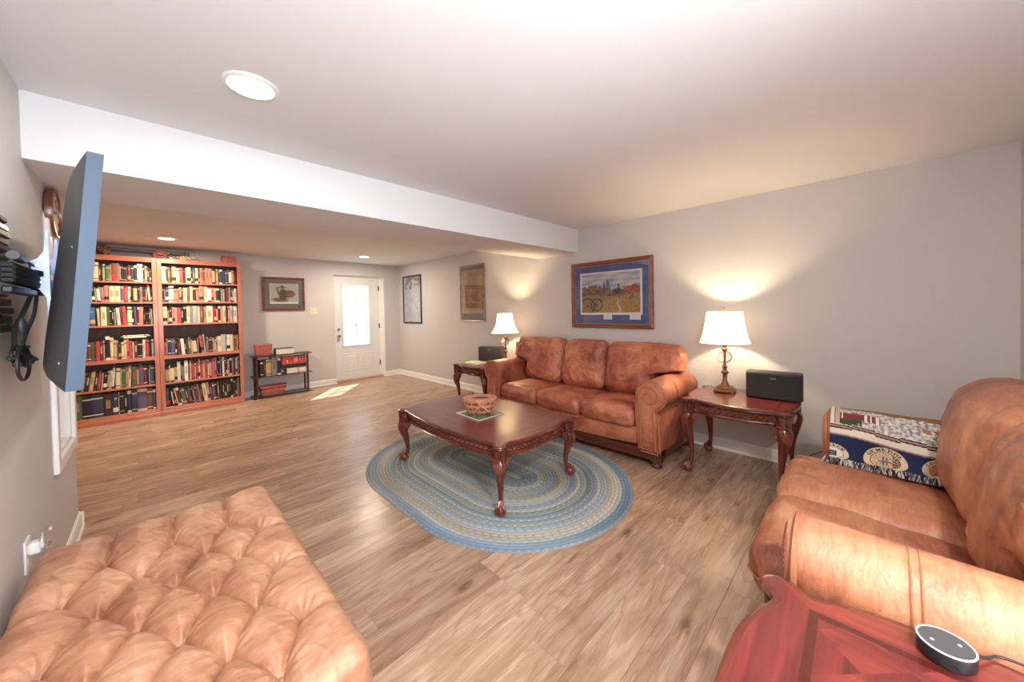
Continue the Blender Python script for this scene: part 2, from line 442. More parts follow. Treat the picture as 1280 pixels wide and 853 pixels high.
struct(bx('wall_far_left', (XW-.15, 3.3, -.1), (XW, YF+.3, H+.05), M['wall']))
# wall with the screen: opening for the cased niche
w = MB(); t0 = -.567
NY0, NY1, NZ0, NZ1 = 2.915, 3.405, .625, 1.82
for a, b in (((t0, YB, 0), (XL, NY0, H)), ((t0, NY1, 0), (XL, 3.565, H)), ((t0, NY0, 0), (XL, NY1, NZ0)), ((t0, NY0, NZ1), (XL, NY1, H)), ((t0, NY0, NZ0), (t0+.04, NY1, NZ1))):
    w.box(a, b)
struct(w.build('wall_left', M['wall'], smooth=0))
# far wall: door opening
w = MB(); DX0, DX1, DZ = 2.397, 3.367, 2.063
for a, b in (((XW, YF, -.1), (DX0, YF+.3, H)), ((DX1, YF, -.1), (XR, YF+.3, H)), ((DX0, YF, DZ), (DX1, YF+.3, H))): w.box(a, b)
struct(w.build('wall_far', M['wall'], smooth=0))
struct(bx('wall_left_return', (XW, 3.40, 0), (t0, 3.55, H), M['wall']))
# baseboards (profiled)
def baseboard(name, p0, p1, nrm, parent=None):
    p0, p1, n = Vector((*p0, 0)), Vector((*p1, 0)), Vector((*nrm, 0))
    prof = [(0, 0), (.022, 0), (.022, .012), (.014, .022), (.014, .082), (.010, .094), (.003, .102), (0, .102)]
    mb = MB(); mb.rings([[tuple(p+n*a+Vector((0, 0, b))) for a, b in prof] for p in (p0, p1)])
    return struct(mb.build(name, M['trim'], parent, smooth=20))
baseboard('baseboard_right', (XR, -.68), (XR, YF), (-1, 0))
baseboard('baseboard_left', (XL, YB), (XL, 3.585), (1, 0))
baseboard('baseboard_left_end', (XL+.022, 3.565), (t0, 3.565), (0, 1))
baseboard('baseboard_far_left', (XW, YF), (DX0, YF), (0, -1))
baseboard('baseboard_far_right', (DX1-.0, YF), (XR, YF), (0, -1))
baseboard('baseboard_reveal', (DX1, YF), (DX1, YF+.12), (-1, 0))
baseboard('baseboard_back', (1.05, -.68), (XR, -.68), (0, 1))
# door frame + white reveal
w = MB()
w.box((DX1-.004, YF+.001, .10), (DX1, YF+.12, DZ)); w.box((DX0, YF+.001, DZ-.004), (DX1-.004, YF+.12, DZ))
struct(w.build('trim_1', M['trim'], smooth=0))
w = MB()
w.box((DX0, YF+.12, 0), (DX0+.035, YF+.24, DZ), .003); w.box((3.30, YF+.12, 0), (DX1, YF+.24, DZ), .003)
w.box((DX0+.035, YF+.12, DZ-.03), (3.30, YF+.24, DZ), .003)
struct(w.build('trim_2', M['trim'], smooth=0))
struct(bx('trim_3', (DX0, YF+.06, -.002), (DX1, YF+.24, .028), M['weight'], bv=.004))
# door leaf
def door():
    d0, d1, z0, z1, yf = DX0+.038, 3.297, .032, DZ-.034, YF+.125
    r = thing('door_1', 'white half-glazed exterior door with six panes and two lower panels', 'door', ((d0+d1)/2, yf, z0)); del r['category']; r['kind'] = 'structure'
    X = lambda x: x-(d0+d1)/2
    g0, g1, gz0, gz1 = X(2.585), X(3.10), .66, 1.835
    m = MB(); hw = (d1-d0)/2; hh = z1-z0
    m.box((-hw, 0, 0), (g0, .045, hh)); m.box((g1, 0, 0), (hw, .045, hh)); m.box((g0, 0, 0), (g1, .045, gz0-.0)); m.box((g0, 0, gz1), (g1, .045, hh))
    m.build('door_leaf', M['door'], r, smooth=0)
    f = MB(); e = .028
    f.box((g0-e, -.012, gz0-e), (g0+.006, .0, gz1+e), .004); f.box((g1-.006, -.012, gz0-e), (g1+e, 0, gz1+e), .004)
    f.box((g0, -.012, gz0-e), (g1, 0, gz0+.006), .004); f.box((g0, -.012, gz1-.006), (g1, 0, gz1+e), .004)
    f.build('glazing_frame', M['door'], r, smooth=0)
    cx = (g0+g1)/2; hs = (gz1-gz0)/3
    for i in range(2):
        for j in range(3):
            a0 = g0 if i == 0 else cx; a1 = cx if i == 0 else g1
            bx('pane', (a0, .018, gz0+hs*j), (a1, .022, gz0+hs*(j+1)), M['wglass'], r)
    bx('glazing_bar', (cx-.009, .005, gz0), (cx+.009, .030, gz1), M['door'], r, .002)
    for j in (1, 2): bx('glazing_bar', (g0, .005, gz0+hs*j-.009), (g1, .030, gz0+hs*j+.009), M['door'], r, .002)
    for a0, a1 in ((-hw+.12, -.035), (.035, hw-.12)):
        p = MB()
        for (za, zb) in ((.16, .50),):
            o = [(a0, za), (a1, za), (a1, zb), (a0, zb)]
            def rr(k, y): return [(x+(k if x < (a0+a1)/2 else -k), y, z+(k if z < (za+zb)/2 else -k)) for x, z in o]
            p.rings([rr(0, 0), rr(.006, -.006), rr(.02, -.006), rr(.032, -.001), rr(.055, -.006)], False, True)
        p.build('raised_panel', M['door'], r, smooth=0)
    for nm, z in (('deadbolt', 1.02-z0), ('door_knob', .885-z0)):
        k = MB(); T = TR(-hw+.062, 0, z, rx=pi/2)
        k.lathe([(.028, 0), (.028, .006), (.016, .010), (.012, .03 if nm[0] != 'd' or nm == 'door_knob' else .014)] + ([(.027, .04), (.029, .055), (.02, .066)] if nm == 'door_knob' else [(.018, .016), (.016, .02)]), 18, T=T)
        k.build(nm, M['nickel'], r)
    for z in (.26, 1.02, 1.79):
        h = MB(); h.tube([(hw+.012, -.012, z-.05), (hw+.012, -.012, z+.05)], .008, 8); h.box((hw-.002, -.004, z-.05), (hw+.022, -.0005, z+.05))
        h.build('hinge', M['hinge'], r)
door()
struct(bx('ground_outside', (-6, YF+.3, -.08), (10, 16, -.03), plain('pale_concrete', (.55, .54, .52), .9)))
# cased niche
def niche():
    r = thing('window_1', 'white cased recess in the wall behind the television', 'niche', (XL, (NY0+NY1)/2, NZ0)); del r['category']; r['kind'] = 'structure'
    hy, hz = (NY1-NY0)/2, NZ1-NZ0; e = .06
    for nm, a, b in (('casing', (.0, -hy-e, -e), (.02, -hy, hz+e)), ('casing', (0, hy, -e), (.02, hy+e, hz+e)), ('casing', (0, -hy, hz), (.02, hy, hz+e)), ('casing', (0, -hy, -e), (.02, hy, 0))):
        bx(nm, a, b, M['trim'], r, .004)
    m = MB(); d = -.158
    m.box((d, -hy, 0), (0, -hy+.008, hz)); m.box((d, hy-.008, 0), (0, hy, hz)); m.box((d, -hy, hz-.008), (0, hy, hz)); m.box((d, -hy+.008, 0), (d+.006, hy-.008, hz-.008))
    m.build('niche_lining', M['trim'], r, smooth=0)
    bx('niche_sill', (d, -hy+.008, .0), (.0, hy-.008, .012), M['trim'], r)
niche()
# little high window above the bookcases
r = thing('window_2', 'small grey hopper window above the bookcases', 'window', (.0, YF, 2.14)); del r['category']; r['kind'] = 'structure'
bx('pane', (-.62, -.012, .0), (.40, -.006, .14), plain('dim_window_pane', (.22, .22, .25), .15), r)
for nm, a, b in (('window_frame', (-.68, -.03, -.03), (-.62, -.001, .158)), ('window_frame', (.40, -.03, -.03), (.45, -.001, .158)), ('window_frame', (-.62, -.03, .125), (.40, -.001, .158)), ('window_frame', (-.62, -.03, -.03), (.40, -.001, .02))):
    bx(nm, a, b, plain('grey_window_frame', (.42, .42, .44), .4), r, .003)
m = MB(); m.tube([(-.62, -.035, .085), (.36, -.035, .07)], .008, 8); m.tube([(.2+.022*cos(t), -.04, .07+.022*sin(t)) for t in [2*pi*i/16 for i in range(16)]], .004, 6, True)
m.build('latch_bar', M['grey'], r)

# ------------------------------------------------------------------ ceiling lights
def downlight(x, y, label, e, col=(1, .93, .84)):
    t = thing('recessed_light', label, 'ceiling light', (x, y, H), 0, 'recessed ceiling lights')
    m = MB(); n = 40; rs = []
    for rr, z in ((.098, 0), (.098, -.004), (.092, -.009), (.082, -.010), (.074, -.004), (.072, -.001)):
        rs.append([(rr*cos(2*pi*i/n), rr*sin(2*pi*i/n), z) for i in range(n)])
    m.rings(rs, False, False); m.build('trim_ring', M['white'], t)
    MB().lathe([(.072, -.0035), (.05, -.0045), (.001, -.005)], 32).build('lens', M['led'], t)
    lamp('downlight_lamp', 'AREA', (x, y, H-.02), e, col, shape='DISK', size=.13)
E1 = 7
downlight(.313, 1.812, 'large recessed ceiling light in front of the beam', E1)
downlight(.141, 6.09, 'recessed ceiling light above the bookcases', 36, (1, .80, .58))
downlight(2.594, 6.138, 'recessed ceiling light by the white door', 19, (1, .84, .66))
downlight(.31, -.55, 'added ceiling light behind the viewer, unseen', 34)  # assumed downlight, added as fill out of view
downlight(-.0, -1.6, 'added ceiling light farther behind the viewer, unseen', 34)  # second added fill downlight, also unseen

# ================================================================== books
PAL = dict(c=(225, 205, 165), w=(232, 226, 214), t=(190, 160, 125), o=(200, 165, 105), b=(120, 75, 55), d=(62, 34, 32), k=(34, 28, 30),
           r=(200, 55, 60), p=(225, 120, 105), m=(120, 30, 45), n=(45, 52, 90), u=(25, 95, 150), l=(95, 85, 125), g=(35, 120, 60),
           G=(45, 62, 48), y=(130, 122, 115), s=(165, 172, 175), e=(195, 115, 80), q=(205, 215, 165), v=(40, 85, 95), f=(90, 105, 75))
CN = dict(c='cream', w='white', t='tan', o='ochre', b='brown', d='dark brown', k='black', r='red', p='salmon pink', m='maroon', n='navy', u='bright blue',
          l='purple-grey', g='green', G='dark green', y='grey', s='silver-grey', e='terracotta', q='pale green', v='teal', f='olive')
NB = [0]
def book_mesh(w, h, d, c, rnd, fancy=True):
    """upright book, spine to -y, origin at base centre-front"""
    mb = MB(); cs = []
    kk = .85+.3*rnd.random(); gg = lin(*PAL[c]); av = sum(gg)/3; base = [(x*.80+av*.20*q)*kk for x, q in zip(gg, (1.05, .98, .92))]
    dark = sum(base) < .5
    acc = lin(*PAL[rnd.choice('cwwtor' if dark else 'kdmnkr')])
    style = rnd.random(); zs = [0, .10, .14, .34, .72, .80, .86, 1]
    band = [0]*7
    if style < .30: band = [0, 1, 0, 0, 0, 1, 0]
    elif style < .55: band = [0, 0, 0, 2, 0, 0, 0]
    elif style < .70: band = [1, 0, 0, 0, 0, 0, 1]
    elif style < .85: band = [0, 0, 1, 0, 2, 0, 0]
    o = len(mb.v); cov = min(.004, w*.15)
    # spine with slight round
    xs = [-w/2, -w/4, w/4, w/2]; ys = [0.002, -.002, -.002, .002]
    for k in range(7):
        col = base if band[k] == 0 else (acc if band[k] == 1 else [a*.55+b*.45 for a, b in zip(base, acc)])
        for i in range(3):
            narrow = band[k] == 2
            cc = [p*.5+q*.5 for p, q in zip(base, acc)] if (narrow and i == 1) else (base if narrow else col)
            q = [(xs[i], ys[i], zs[k]*h), (xs[i+1], ys[i+1], zs[k]*h), (xs[i+1], ys[i+1], zs[k+1]*h), (xs[i], ys[i], zs[k+1]*h)]
            mb.add(q, [(0, 1, 2, 3)]); cs += [cc]*4
    for sx in (-1, 1):   # boards
        a, b = (-w/2, -w/2+cov) if sx < 0 else (w/2-cov, w/2)
        n0 = len(mb.f); mb.box((a, .002, 0), (b, d, h)); cs += [base]*24
    pg = lin(215, 205, 185); mb.cur = 1
    mb.box((-w/2+cov, .002, .003), (w/2-cov, d-.004, h-.003)); cs += [pg]*24
    mb.c = cs; return mb
def finish_book(mb, name, parent=None, **k):
    # corner colours need corner order: faces are laid out in the same order as the colours
    me = bpy.data.meshes.new(name); me.from_pydata(mb.v, [], mb.f); me.materials.append(M['cover']); me.materials.append(M['cover'])
    a = me.color_attributes.new('col', 'FLOAT_COLOR', 'CORNER')
    a.data.foreach_set('color', [x for c in mb.c for x in (c[0], c[1], c[2], 1)])
    o = bpy.data.objects.new(name, me); COL.objects.link(o)
    if parent: o.parent = parent
    return o
ORD = ['', 'first', 'second', 'third', 'fourth', 'fifth', 'sixth', 'seventh', 'eighth', 'ninth', 'tenth', 'eleventh', 'twelfth', 'thirteenth', 'fourteenth',
       'fifteenth', 'sixteenth', 'seventeenth', 'eighteenth', 'nineteenth', 'twentieth', 'twenty-first', 'twenty-second', 'twenty-third', 'twenty-fourth', 'twenty-fifth',
       'twenty-sixth', 'twenty-seventh', 'twenty-eighth', 'twenty-ninth', 'thirtieth', 'thirty-first', 'thirty-second', 'thirty-third', 'thirty-fourth', 'thirty-fifth', 'thirty-sixth', 'thirty-seventh']
SHN = ['top', 'second', 'third', 'fourth', 'fifth', 'bottom']
YK = 6.74; BWID = .907
SZ = [(1.80, 2.06), (1.535, 1.775), (1.235, 1.51), (.80, 1.205), (.43, .755), (.095, .405)]   # inner floor and ceiling of each shelf
def bookcase(x0, side):
    t = thing('bookcase', '%s cherry bookcase packed with six shelves of books' % side, 'bookcase', (x0+BWID/2, YF-.005, 0), 0, 'pair of bookcases')
    h = BWID/2-.001; f = YK-(YF-.005); top = 2.126
    bx('side_panel', (-h, f+.02, 0), (-h+.02, 0, top-.03), M['casev'], t); bx('side_panel', (h-.02, f+.02, 0), (h, 0, top-.03), M['casev'], t)
    bx('stile', (-h, f, 0), (-h+.045, f+.02, top-.002), M['casev'], t, .002); bx('stile', (h-.045, f, 0), (h, f+.02, top-.002), M['casev'], t, .002)
    bx('top_rail', (-h+.045, f, 2.062), (h-.045, f+.02, top-.002), M['case'], t, .002)
    bx('top_panel', (-h+.0005, f+.0205, top-.03), (h-.0005, 0, top-.002), M['case'], t, .002)
    bx('back_panel', (-h+.02, -.012, .05), (h-.02, -.001, top-.03), M['caseb'], t)
    bx('plinth', (-h+.0, f-.012, 0), (h, f, .05), M['case'], t, .004); bx('plinth', (-h+.045, f, .0), (h-.045, f+.015, .075), M['case'], t, .002)
    for i, (z0, z1) in enumerate(SZ):
        th = .045 if i == 3 else (.022 if i < 5 else .02)
        yy = f+.002 if i == 3 else f+.012
        bx('shelf', (-h+.02, yy, z0-th), (h-.02, -.012, z0), M['case'], t, .002)
bookcase(-.858, 'left-hand'); bookcase(.049, 'right-hand')
# each row: colour, width in tenths of a percent of the row, height percent of the gap, lean in degrees (+ to the right)
ROWS = {
 'R0': 'q55/82 G25/80 b35/80 d20/76 t62/84 c45/76 r52/80 d30/74 c22/78 c60/84 k22/76 v42/82 c42/82 k22/78 e50/84 b32/82 e50/84 e52/82 t52/82 o52/82 k14/80 n45/80 n48/78 n50/74 w50/80 t46/78 m32/74',
 'R1': 'k22/80 y22/78 n40/82 s76/92 p60/74 l16/76 t30/82 d22/80 c60/80 b38/84 c42/88 d48/82 e44/82 p72/92 c60/92 w60/92 e40/84 o34/82 d56/80 k20/80 y40/80 s24/76 k20/78 m44/86 s26/88 v40/84 t24/80 w44/82',
 'R2': 'c58/86 p26/74 d44/82 p40/80 t32/78 r60/78 k34/84 k50/84 c50/88 y38/86 s76/86 c40/86 b48/84 p50/82 c105/86 r24/82 m34/84 p30/80 k40/84 p40/84 c50/84 k26/80 p50/82 s34/86 w86/84',
 'R3': 'r30/46 t22/58 n46/58 l70/56 k24/56 d30/55 b24/54 w54/54/-4 k30/50/-4 b24/50/-3 f46/58/-3 c20/48/-3 c72/52/-3 y28/54 r52/62/-6 s24/66/-4 y44/56 d72/54 t22/52 s40/44 t30/54 c62/56 s84/62 k14/50 w60/60 c60/60 b34/58 b30/58 t24/58',
 'R4': 't60/62 c18/72 c62/68 o44/62 w50/84 y22/66 y40/74 w58/86 m28/78 c24/84 r52/82 s22/72 r46/78 c26/84 r42/80 t38/80 r46/84 c24/82 t44/82 r58/86 s22/88 d34/82 k26/80 s18/92 n30/90 w30/88 m36/84 k24/78 t36/76 k40/80 y34/82 n36/84 s34/82 t30/84',
 'R5': 'v42/82 k24/84 w18/78/-7 d30/80/-9 c20/80/-10 m50/80/-9 n20/78/-9 f68/78/-9 m34/80/-8 v46/82/-8 k34/80/-8 p24/80/-8 n48/82/-8 e44/84/-8 d42/82/-7 c66/86/-7 t44/88/-6 m46/86/-5 l40/84/-4 k36/86/-3 b34/88/-2 d44/90 k40/90 k38/90 d40/90 k40/90 k38/90 d40/90 k34/88 y52/92',
 'L0': 'd30/70 m40/76 y30/80 c85/86 G38/78 k20/78 t42/80 g60/74 p26/78 b125/86 t22/84 k42/80 d40/74 l22/74 m50/80 n50/78 d52/80 w92/88 k26/78 t42/80 k38/76 m30/70',
 'L1': 'c32/70/-4 k34/78/-3 s34/82/-3 k42/80/-3 t26/72/-3 w44/78/-3 y50/74/-2 p62/84/-1 c70/82 c88/82 l46/82 r58/84 w26/80 t24/82 k28/80 o66/84 k24/82 y44/80 k42/80 e28/80 c32/92/-3 k20/80',
 'L2': 'k25/64 o88/82 u84/82 k18/80 c48/78/-2 c84/84 f42/84 d30/78 k32/82 t28/76 w52/80/-3 b36/84/-3 r62/86/-3 q72/86 k24/84 l44/84/-2 m28/82 p70/84 k28/66 k58/62 G32/80 t30/74',
 'L3': 'w36/60 s56/60 m36/60 b40/58 f42/58 m20/58 r52/60 m40/60 t34/62 k62/74 c44/70 o44/60 c22/60 d40/56 c38/54 c42/60 p26/68 r50/56 c26/52 m52/56 k70/52 w46/58 r52/58 k34/56 s36/58',
 'L4': 'c30/30/9 w28/32/9 t50/62/9 k40/64/9 e44/70/8 k46/72/8 o54/74/8 G36/68/7 r36/76/6 w18/66/5 k50/70/4 t30/72/4 c26/74/4 w34/96/4 c60/80/2 t20/78/2 g44/82/2 e34/82/2 c42/84/2 f64/82 o34/78 l60/84 m48/80 k22/78 s22/80 v46/82 d18/80',
 'L5': 'm92/92 f132/94 k100/90 n130/92 d110/90 n64/88 c12/92 k58/88 k36/88 n52/92 n70/94 l122/94 b76/92 v34/86',
}
NBOOKS = 0
def lay_books():
    global NBOOKS
    rnd = random.Random(11)
    for key, spec in ROWS.items():
        left = key[0] == 'L'; si = int(key[1]); x0 = (-.858 if left else .049); z0, z1 = SZ[si]; gap = z1-z0
        toks = [q.split('/') for q in spec.split()]
        tot = sum(float(q[0][1:]) for q in toks)
        inner0, inner1 = x0+.048, x0+BWID-.048
        # the television hides the left part of the left bookcase's upper shelves
        if left: inner0 = [-.57, -.60, -.62, -.655, -.75, -.80][si]
        # room taken by leaning books
        lean = [radians(float(q[2])) if len(q) > 2 else 0 for q in toks]
        hs = [gap*float(q[1])/100 for q in toks]
        if si in (0, 1, 2): hs = [min(h*1.03, gap-.012) for h in hs]
        extra = abs(sin(lean[0]))*hs[0] if lean[0] > 0 else 0
        endx = abs(sin(lean[-1]))*hs[-1] if lean[-1] else 0
        # slack at lean changes
        jumps = [0]*len(toks)
        for i in range(1, len(toks)):
            dl = lean[i]-lean[i-1]
            if lean[i] < 0 or lean[i-1] < 0: jumps[i] = max(0, (abs(sin(lean[i]))*hs[i] - abs(sin(lean[i-1]))*hs[i-1])) if lean[i] < 0 else 0
            if lean[i-1] > 0: jumps[i] = max(0, sin(lean[i-1])*hs[i-1]-sin(max(lean[i], 0))*min(hs[i], hs[i-1]))
        need = sum(jumps)+endx; sc = (inner1-inner0-need-.004)/tot
        x = inner0
        if lean[0] < 0: x += abs(sin(lean[0]))*hs[0]; x -= jumps[0]; sc = (inner1-inner0-need-.004-abs(sin(lean[0]))*hs[0])/tot
        n = len(toks)
        for i, q in enumerate(toks):
            c = q[0][0]; wslot = float(q[0][1:])*sc; w = wslot*cos(lean[i])-.0006; h = min(hs[i], gap-.008)
            x += jumps[i]
            dep = .16+.04*rnd.random() if si != 5 else .19+.02*rnd.random()
            yf = YK+.035+rnd.random()*.025
            o = finish_book(book_mesh(max(w, .004), h, dep, c, rnd), 'book')
            L_ = lean[i]
            # pivot about the lower corner on the side it leans to
            if L_ >= 0: px = x+wslot; T = Matrix.Translation((px, yf, z0+.0005)) @ Matrix.Rotation(L_, 4, 'Y') @ Matrix.Translation((-max(w, .004)/2, 0, 0))
            else: px = x; T = Matrix.Translation((px, yf, z0+.0005)) @ Matrix.Rotation(L_, 4, 'Y') @ Matrix.Translation((max(w, .004)/2, 0, 0))
            o.matrix_world = T
            size = ('tall ' if float(q[1]) >= 88 else 'short ' if float(q[1]) <= 56 else '') + ('thick ' if w > .05 else 'slim ' if w < .016 else '')
            ln = 'leaning ' if abs(L_) > .05 else ''
            if left: wh = '%s from right, %s shelf, left bookcase' % (ORD[n-i], SHN[si])
            else: wh = '%s from left, %s shelf, right bookcase' % (ORD[i+1], SHN[si])
            if NBOOKS in (148, 149, 150, 151): print('BK', NBOOKS, key, i, px, w, h)
            o['label'] = ('%s%s%s book, %s' % (ln, size, CN[c], wh)); o['category'] = 'book'
            o['group'] = 'books on the %s shelf of the %s bookcase' % (SHN[si], 'left' if left else 'right')
            x += wslot; NBOOKS += 1
lay_books()
def flat_book(x0, x1, y0, z, th, c, label, dep=.15, group=None):
    rnd = random.Random(int(x0*1000)+int(z*100)); mb = book_mesh(th, x1-x0, dep, c, rnd); o = finish_book(mb, 'book')
    o.matrix_world = Matrix.Translation((x0, y0, z+th/2)) @ Matrix.Rotation(pi/2, 4, 'Y')
    o['label'] = label; o['category'] = 'book'
    if group: o['group'] = group
    return o
flat_book(-.15, -.005, YK+.05, SZ[2][0]+.238, .014, 'r', 'slim red book lying flat on upright books, third shelf of left bookcase')
flat_book(-.30, -.03, YK+.045, SZ[3][0]+.262, .022, 'w', 'white book lying flat on upright books, fourth shelf of left bookcase, lower of two')
flat_book(-.28, -.04, YK+.05, SZ[3][0]+.2845, .018, 'c', 'cream book lying flat on upright books, fourth shelf of left bookcase, upper of two')
flat_book(-.34, -.13, YK+.05, SZ[4][0]+.283, .012, 'y', 'thin grey book lying flat on leaning books, fifth shelf of left bookcase')
print('BOOKS', NBOOKS)

# ================================================================== upholstery
def puff_box(w, d, h, r, n=26, puff=(0, 0, 0), seed=0, wr=.004, fn=None):
    """rounded cushion centred on the origin; puff = how far each pair of faces swells"""
    mb = MB(); idx = {}; hw = (w/2, d/2, h/2); rr = [min(r, x*.98) for x in hw]
    def ease(t):  # denser toward the rims
        return math.copysign(abs(t)**.75, t)
    def pt(p):
        q = [p[k]*hw[k] for k in range(3)]
        inner = [max(-(hw[k]-rr[k]), min(hw[k]-rr[k], q[k])) for k in range(3)]
        dv = Vector([(q[k]-inner[k])/rr[k] for k in range(3)])
        L_ = dv.length
        if L_ > 1e-6: dv = dv/L_
        pos = [inner[k]+dv[k]*rr[k] for k in range(3)]
        a, b, c = (pos[k]/hw[k] for k in range(3))
        pos[0] += puff[0]*math.copysign(1, a)*abs(a)**2*(1-b*b)*(1-c*c)
        pos[1] += puff[1]*math.copysign(1, b)*abs(b)**2*(1-a*a)*(1-c*c)
        pos[2] += puff[2]*math.copysign(1, c)*abs(c)**2*(1-a*a)*(1-b*b)
        P = Vector(pos)
        if wr:
            k = 5.0
            nz = noise.noise(Vector((P.x*k*1.0+seed*7.1, P.y*k*1.3, P.z*k+seed)))*1.2
            rg = 1-abs(noise.noise(Vector((P.x*9+seed*3.3, P.y*6, P.z*4.5-seed*2))))*2.2
            P = P + dv*(nz*wr*1.3 + max(0, rg)**3*wr*1.2)
        if fn: P = fn(P, a, b, c)
        return P
    for ax in range(3):
        u, v = (ax+1) % 3, (ax+2) % 3
        for sd in (-1, 1):
            for i in range(n):
                for j in range(n):
                    q = []
                    for (a, b) in ((i, j), (i+1, j), (i+1, j+1), (i, j+1)):
                        p = [0, 0, 0]; p[ax] = sd; p[u] = ease(2*a/n-1); p[v] = ease(2*b/n-1)
                        key = (round(p[0], 5), round(p[1], 5), round(p[2], 5))
                        if key not in idx: idx[key] = len(mb.v); mb.v.append(tuple(pt(p)))
                        q.append(idx[key])
                    mb.f.append(tuple(q) if sd > 0 else tuple(reversed(q))); mb.mi.append(0)
    return mb
def arm_profile(aw, top, n=40):
    """outline across the arm: u 0 at the seat side, aw at the outside; scroll roll on top"""
    r = .122; cu, cz = aw-.122-.0, top-r
    pts = [(.045, .145), (.03, .30), (.02, .46)]
    a0 = radians(190); a1 = radians(-75)
    for i in range(n+1):
        a = a0+(a1-a0)*i/n; pts.append((cu+r*cos(a), cz+r*sin(a)))
    pts += [(aw-.060, cz-.16), (aw-.055, .28), (aw-.05, .145)]
    return pts, (cu, cz, r)
def sofa(name, label, cat, loc, rz, Wd, n, lm, sm, D=.90, aw=.27, seatz=.475, armz=.725, backz=.965, seat_front=.04, group=None, arm_back=.72, seat_over=0, af=0, crump=1.0):
    t = thing(name, label, cat, loc, rz, group); hw = Wd/2; iw = hw-aw
    # body: origin on the floor at front centre; front is -y
    m = MB()
    m.box((-hw+.055, .06, .12), (hw-.055, D-.03, .30), .02)
    m.build('frame', M[lm], t)
    # bowed front apron with a nail line
    ap = MB(); rs = []
    for i in range(41):
        x = -iw-.02+(2*iw+.04)*i/40; k = x/iw; yb = .03-.02*(1-k*k); zb = .155+.02*cos(k*pi*1.0)*0+.018*abs(k)**3
        rs.append([(x, yb, zb), (x, yb-.012, zb+.02), (x, yb-.015, .22), (x, yb-.005, .29), (x, yb+.03, .31), (x, .1, .31), (x, .1, zb)])
    ap.rings(rs); ap.build('front_apron', M[lm], t)
    nl = MB()
    for i in range(int(2*iw/.017)):
        x = -iw+i*.017; k = x/iw; nl.ball((x, .03-.02*(1-k*k)-.010, .165+.018*abs(k)**3), .0075, 6, 4)
    # wooden plinth, bowed and moulded
    pl = MB(); rs = []
    for i in range(41):
        x = -hw+.05+(Wd-.10)*i/40; k = x/hw; y = .035-.022*(1-k*k); zb = .075+.02*abs(k)**6
        rs.append([(x, y+.012, .062+.01*(1-k*k)), (x, y-.004, .068), (x, y-.004, .10), (x, y+.006, .105), (x, y+.006, .128), (x, y-.008, .134), (x, y-.008, .150), (x, y+.03, .158), (x, .12, .158), (x, .12, .065)])
    pl.rings(rs); pl.build('base_rail', M['base'], t)
    for sx in (-1, 1):
        b = MB(); b.box((min(sx*(hw-.05), sx*(hw-.085)), .05, .07), (max(sx*(hw-.05), sx*(hw-.085)), D-.05, .15), .006); b.build('base_rail', M['base'], t)
    for sx in (-1, 1):
        for y in (.075, D-.085):
            f = MB(); f.lathe([(.030, 0), (.044, .006), (.047, .020), (.038, .030), (.034, .036), (.052, .052), (.055, .075), (.055, .115)], 16, (sx*(hw-.10), y, 0)); f.build('foot', M['base'], t)
    prof, (cu, cz, r) = arm_profile(aw, armz)
    for sx in (-1, 1):
        X = lambda u: sx*(iw+u)
        a = MB(); rs = []
        ys = [.012+af, .02+af, .05+af, .16, .3, .45, .6, arm_back, arm_back+.08, D-.04]
        for k, y in enumerate(ys):
            sc = .94 if k == 0 else 1.0; dz = (-.02 if y > arm_back else 0)
            ring = []
            for (u, z) in prof:
                uu = cu+(u-cu)*sc; zz = cz+(z-cz)*sc if z > .3 else z
                wob = .004*noise.noise(Vector((u*9, y*6+sx*3, z*9+Wd)))
                ring.append((X(uu)+wob, y, zz+dz*(1 if z > .4 else 0)+wob))
            rs.append(ring)
        a.rings(rs)
        if sx > 0: a.f = [tuple(reversed(f)) for f in a.f]
        arm = a.build('arm', M[lm], t, smooth=50)
        # front facing panel inside the piped edge, scroll-shaped
        fp = MB(); o = [(cu+(u-cu)*.90 if z > cz-.13 else u*(.9)+.015, cz+(z-cz)*.90 if z > .3 else z+.03) for u, z in prof]
        fp.rings([[(X(u), .013+af, z) for u, z in o], [(X(u), .0+af, z) for u, z in o], [(X(cu+(u-cu)*.93), -.006+af, cz+(z-cz)*.97) for u, z in o]])
        if sx > 0: fp.f = [tuple(reversed(f)) for f in fp.f]
        fp.build('arm_panel', M[lm], arm, smooth=40)
        # piping that follows the scroll, then curls in a spiral
        edge = [(X(cu+(u-cu)*1.0), .016+af, z) for u, z in prof]
        w = MB(); w.tube(edge, .0085, 6)
        sp = []
        for i in range(46):
            an = radians(200)-i/45*radians(560); q = r*(.80-.62*i/45)
            sp.append((X(cu+q*cos(an)), -.008+af, cz+q*sin(an)))
        lead = [(X(.075), -.004+af, .16), (X(.068), -.006+af, .30), (X(.058), -.007+af, .45)]
        w.tube(lead+sp, .0075, 6)
        w.tube([(X(cu+r*.58), -.004+af, cz-.07), (X(cu+.02), -.006+af, cz-.13), (X(cu+.035), -.006+af, .34), (X(cu+.045), -.005+af, .16)], .007, 6)
        # stitched seam bands over the roll
        for y in ((.27, .284) if seat_over == 0 else (.30, .318)):
            w.tube([(X(cu+(u-cu)*1.004), y, cz+(z-cz)*1.004) for u, z in prof[2:-3]], .0022, 5)
        w.build('welt', M[sm], arm)
        pth = [(X(.075), .16), (X(.068), .30), (X(.058), .45)]+[(p[0], p[2]) for p in sp[:26]]
        for e0, e1 in zip(pth, pth[1:]):
            L_ = sqrt((e1[0]-e0[0])**2+(e1[1]-e0[1])**2); k = max(1, int(L_/.017))
            for j in range(k):
                nl.ball((e0[0]+(e1[0]-e0[0])*j/k+sx*.014*(1 if e0[1] < .4 else .2), -.006+af, e0[1]+(e1[1]-e0[1])*j/k), .0072, 6, 4)
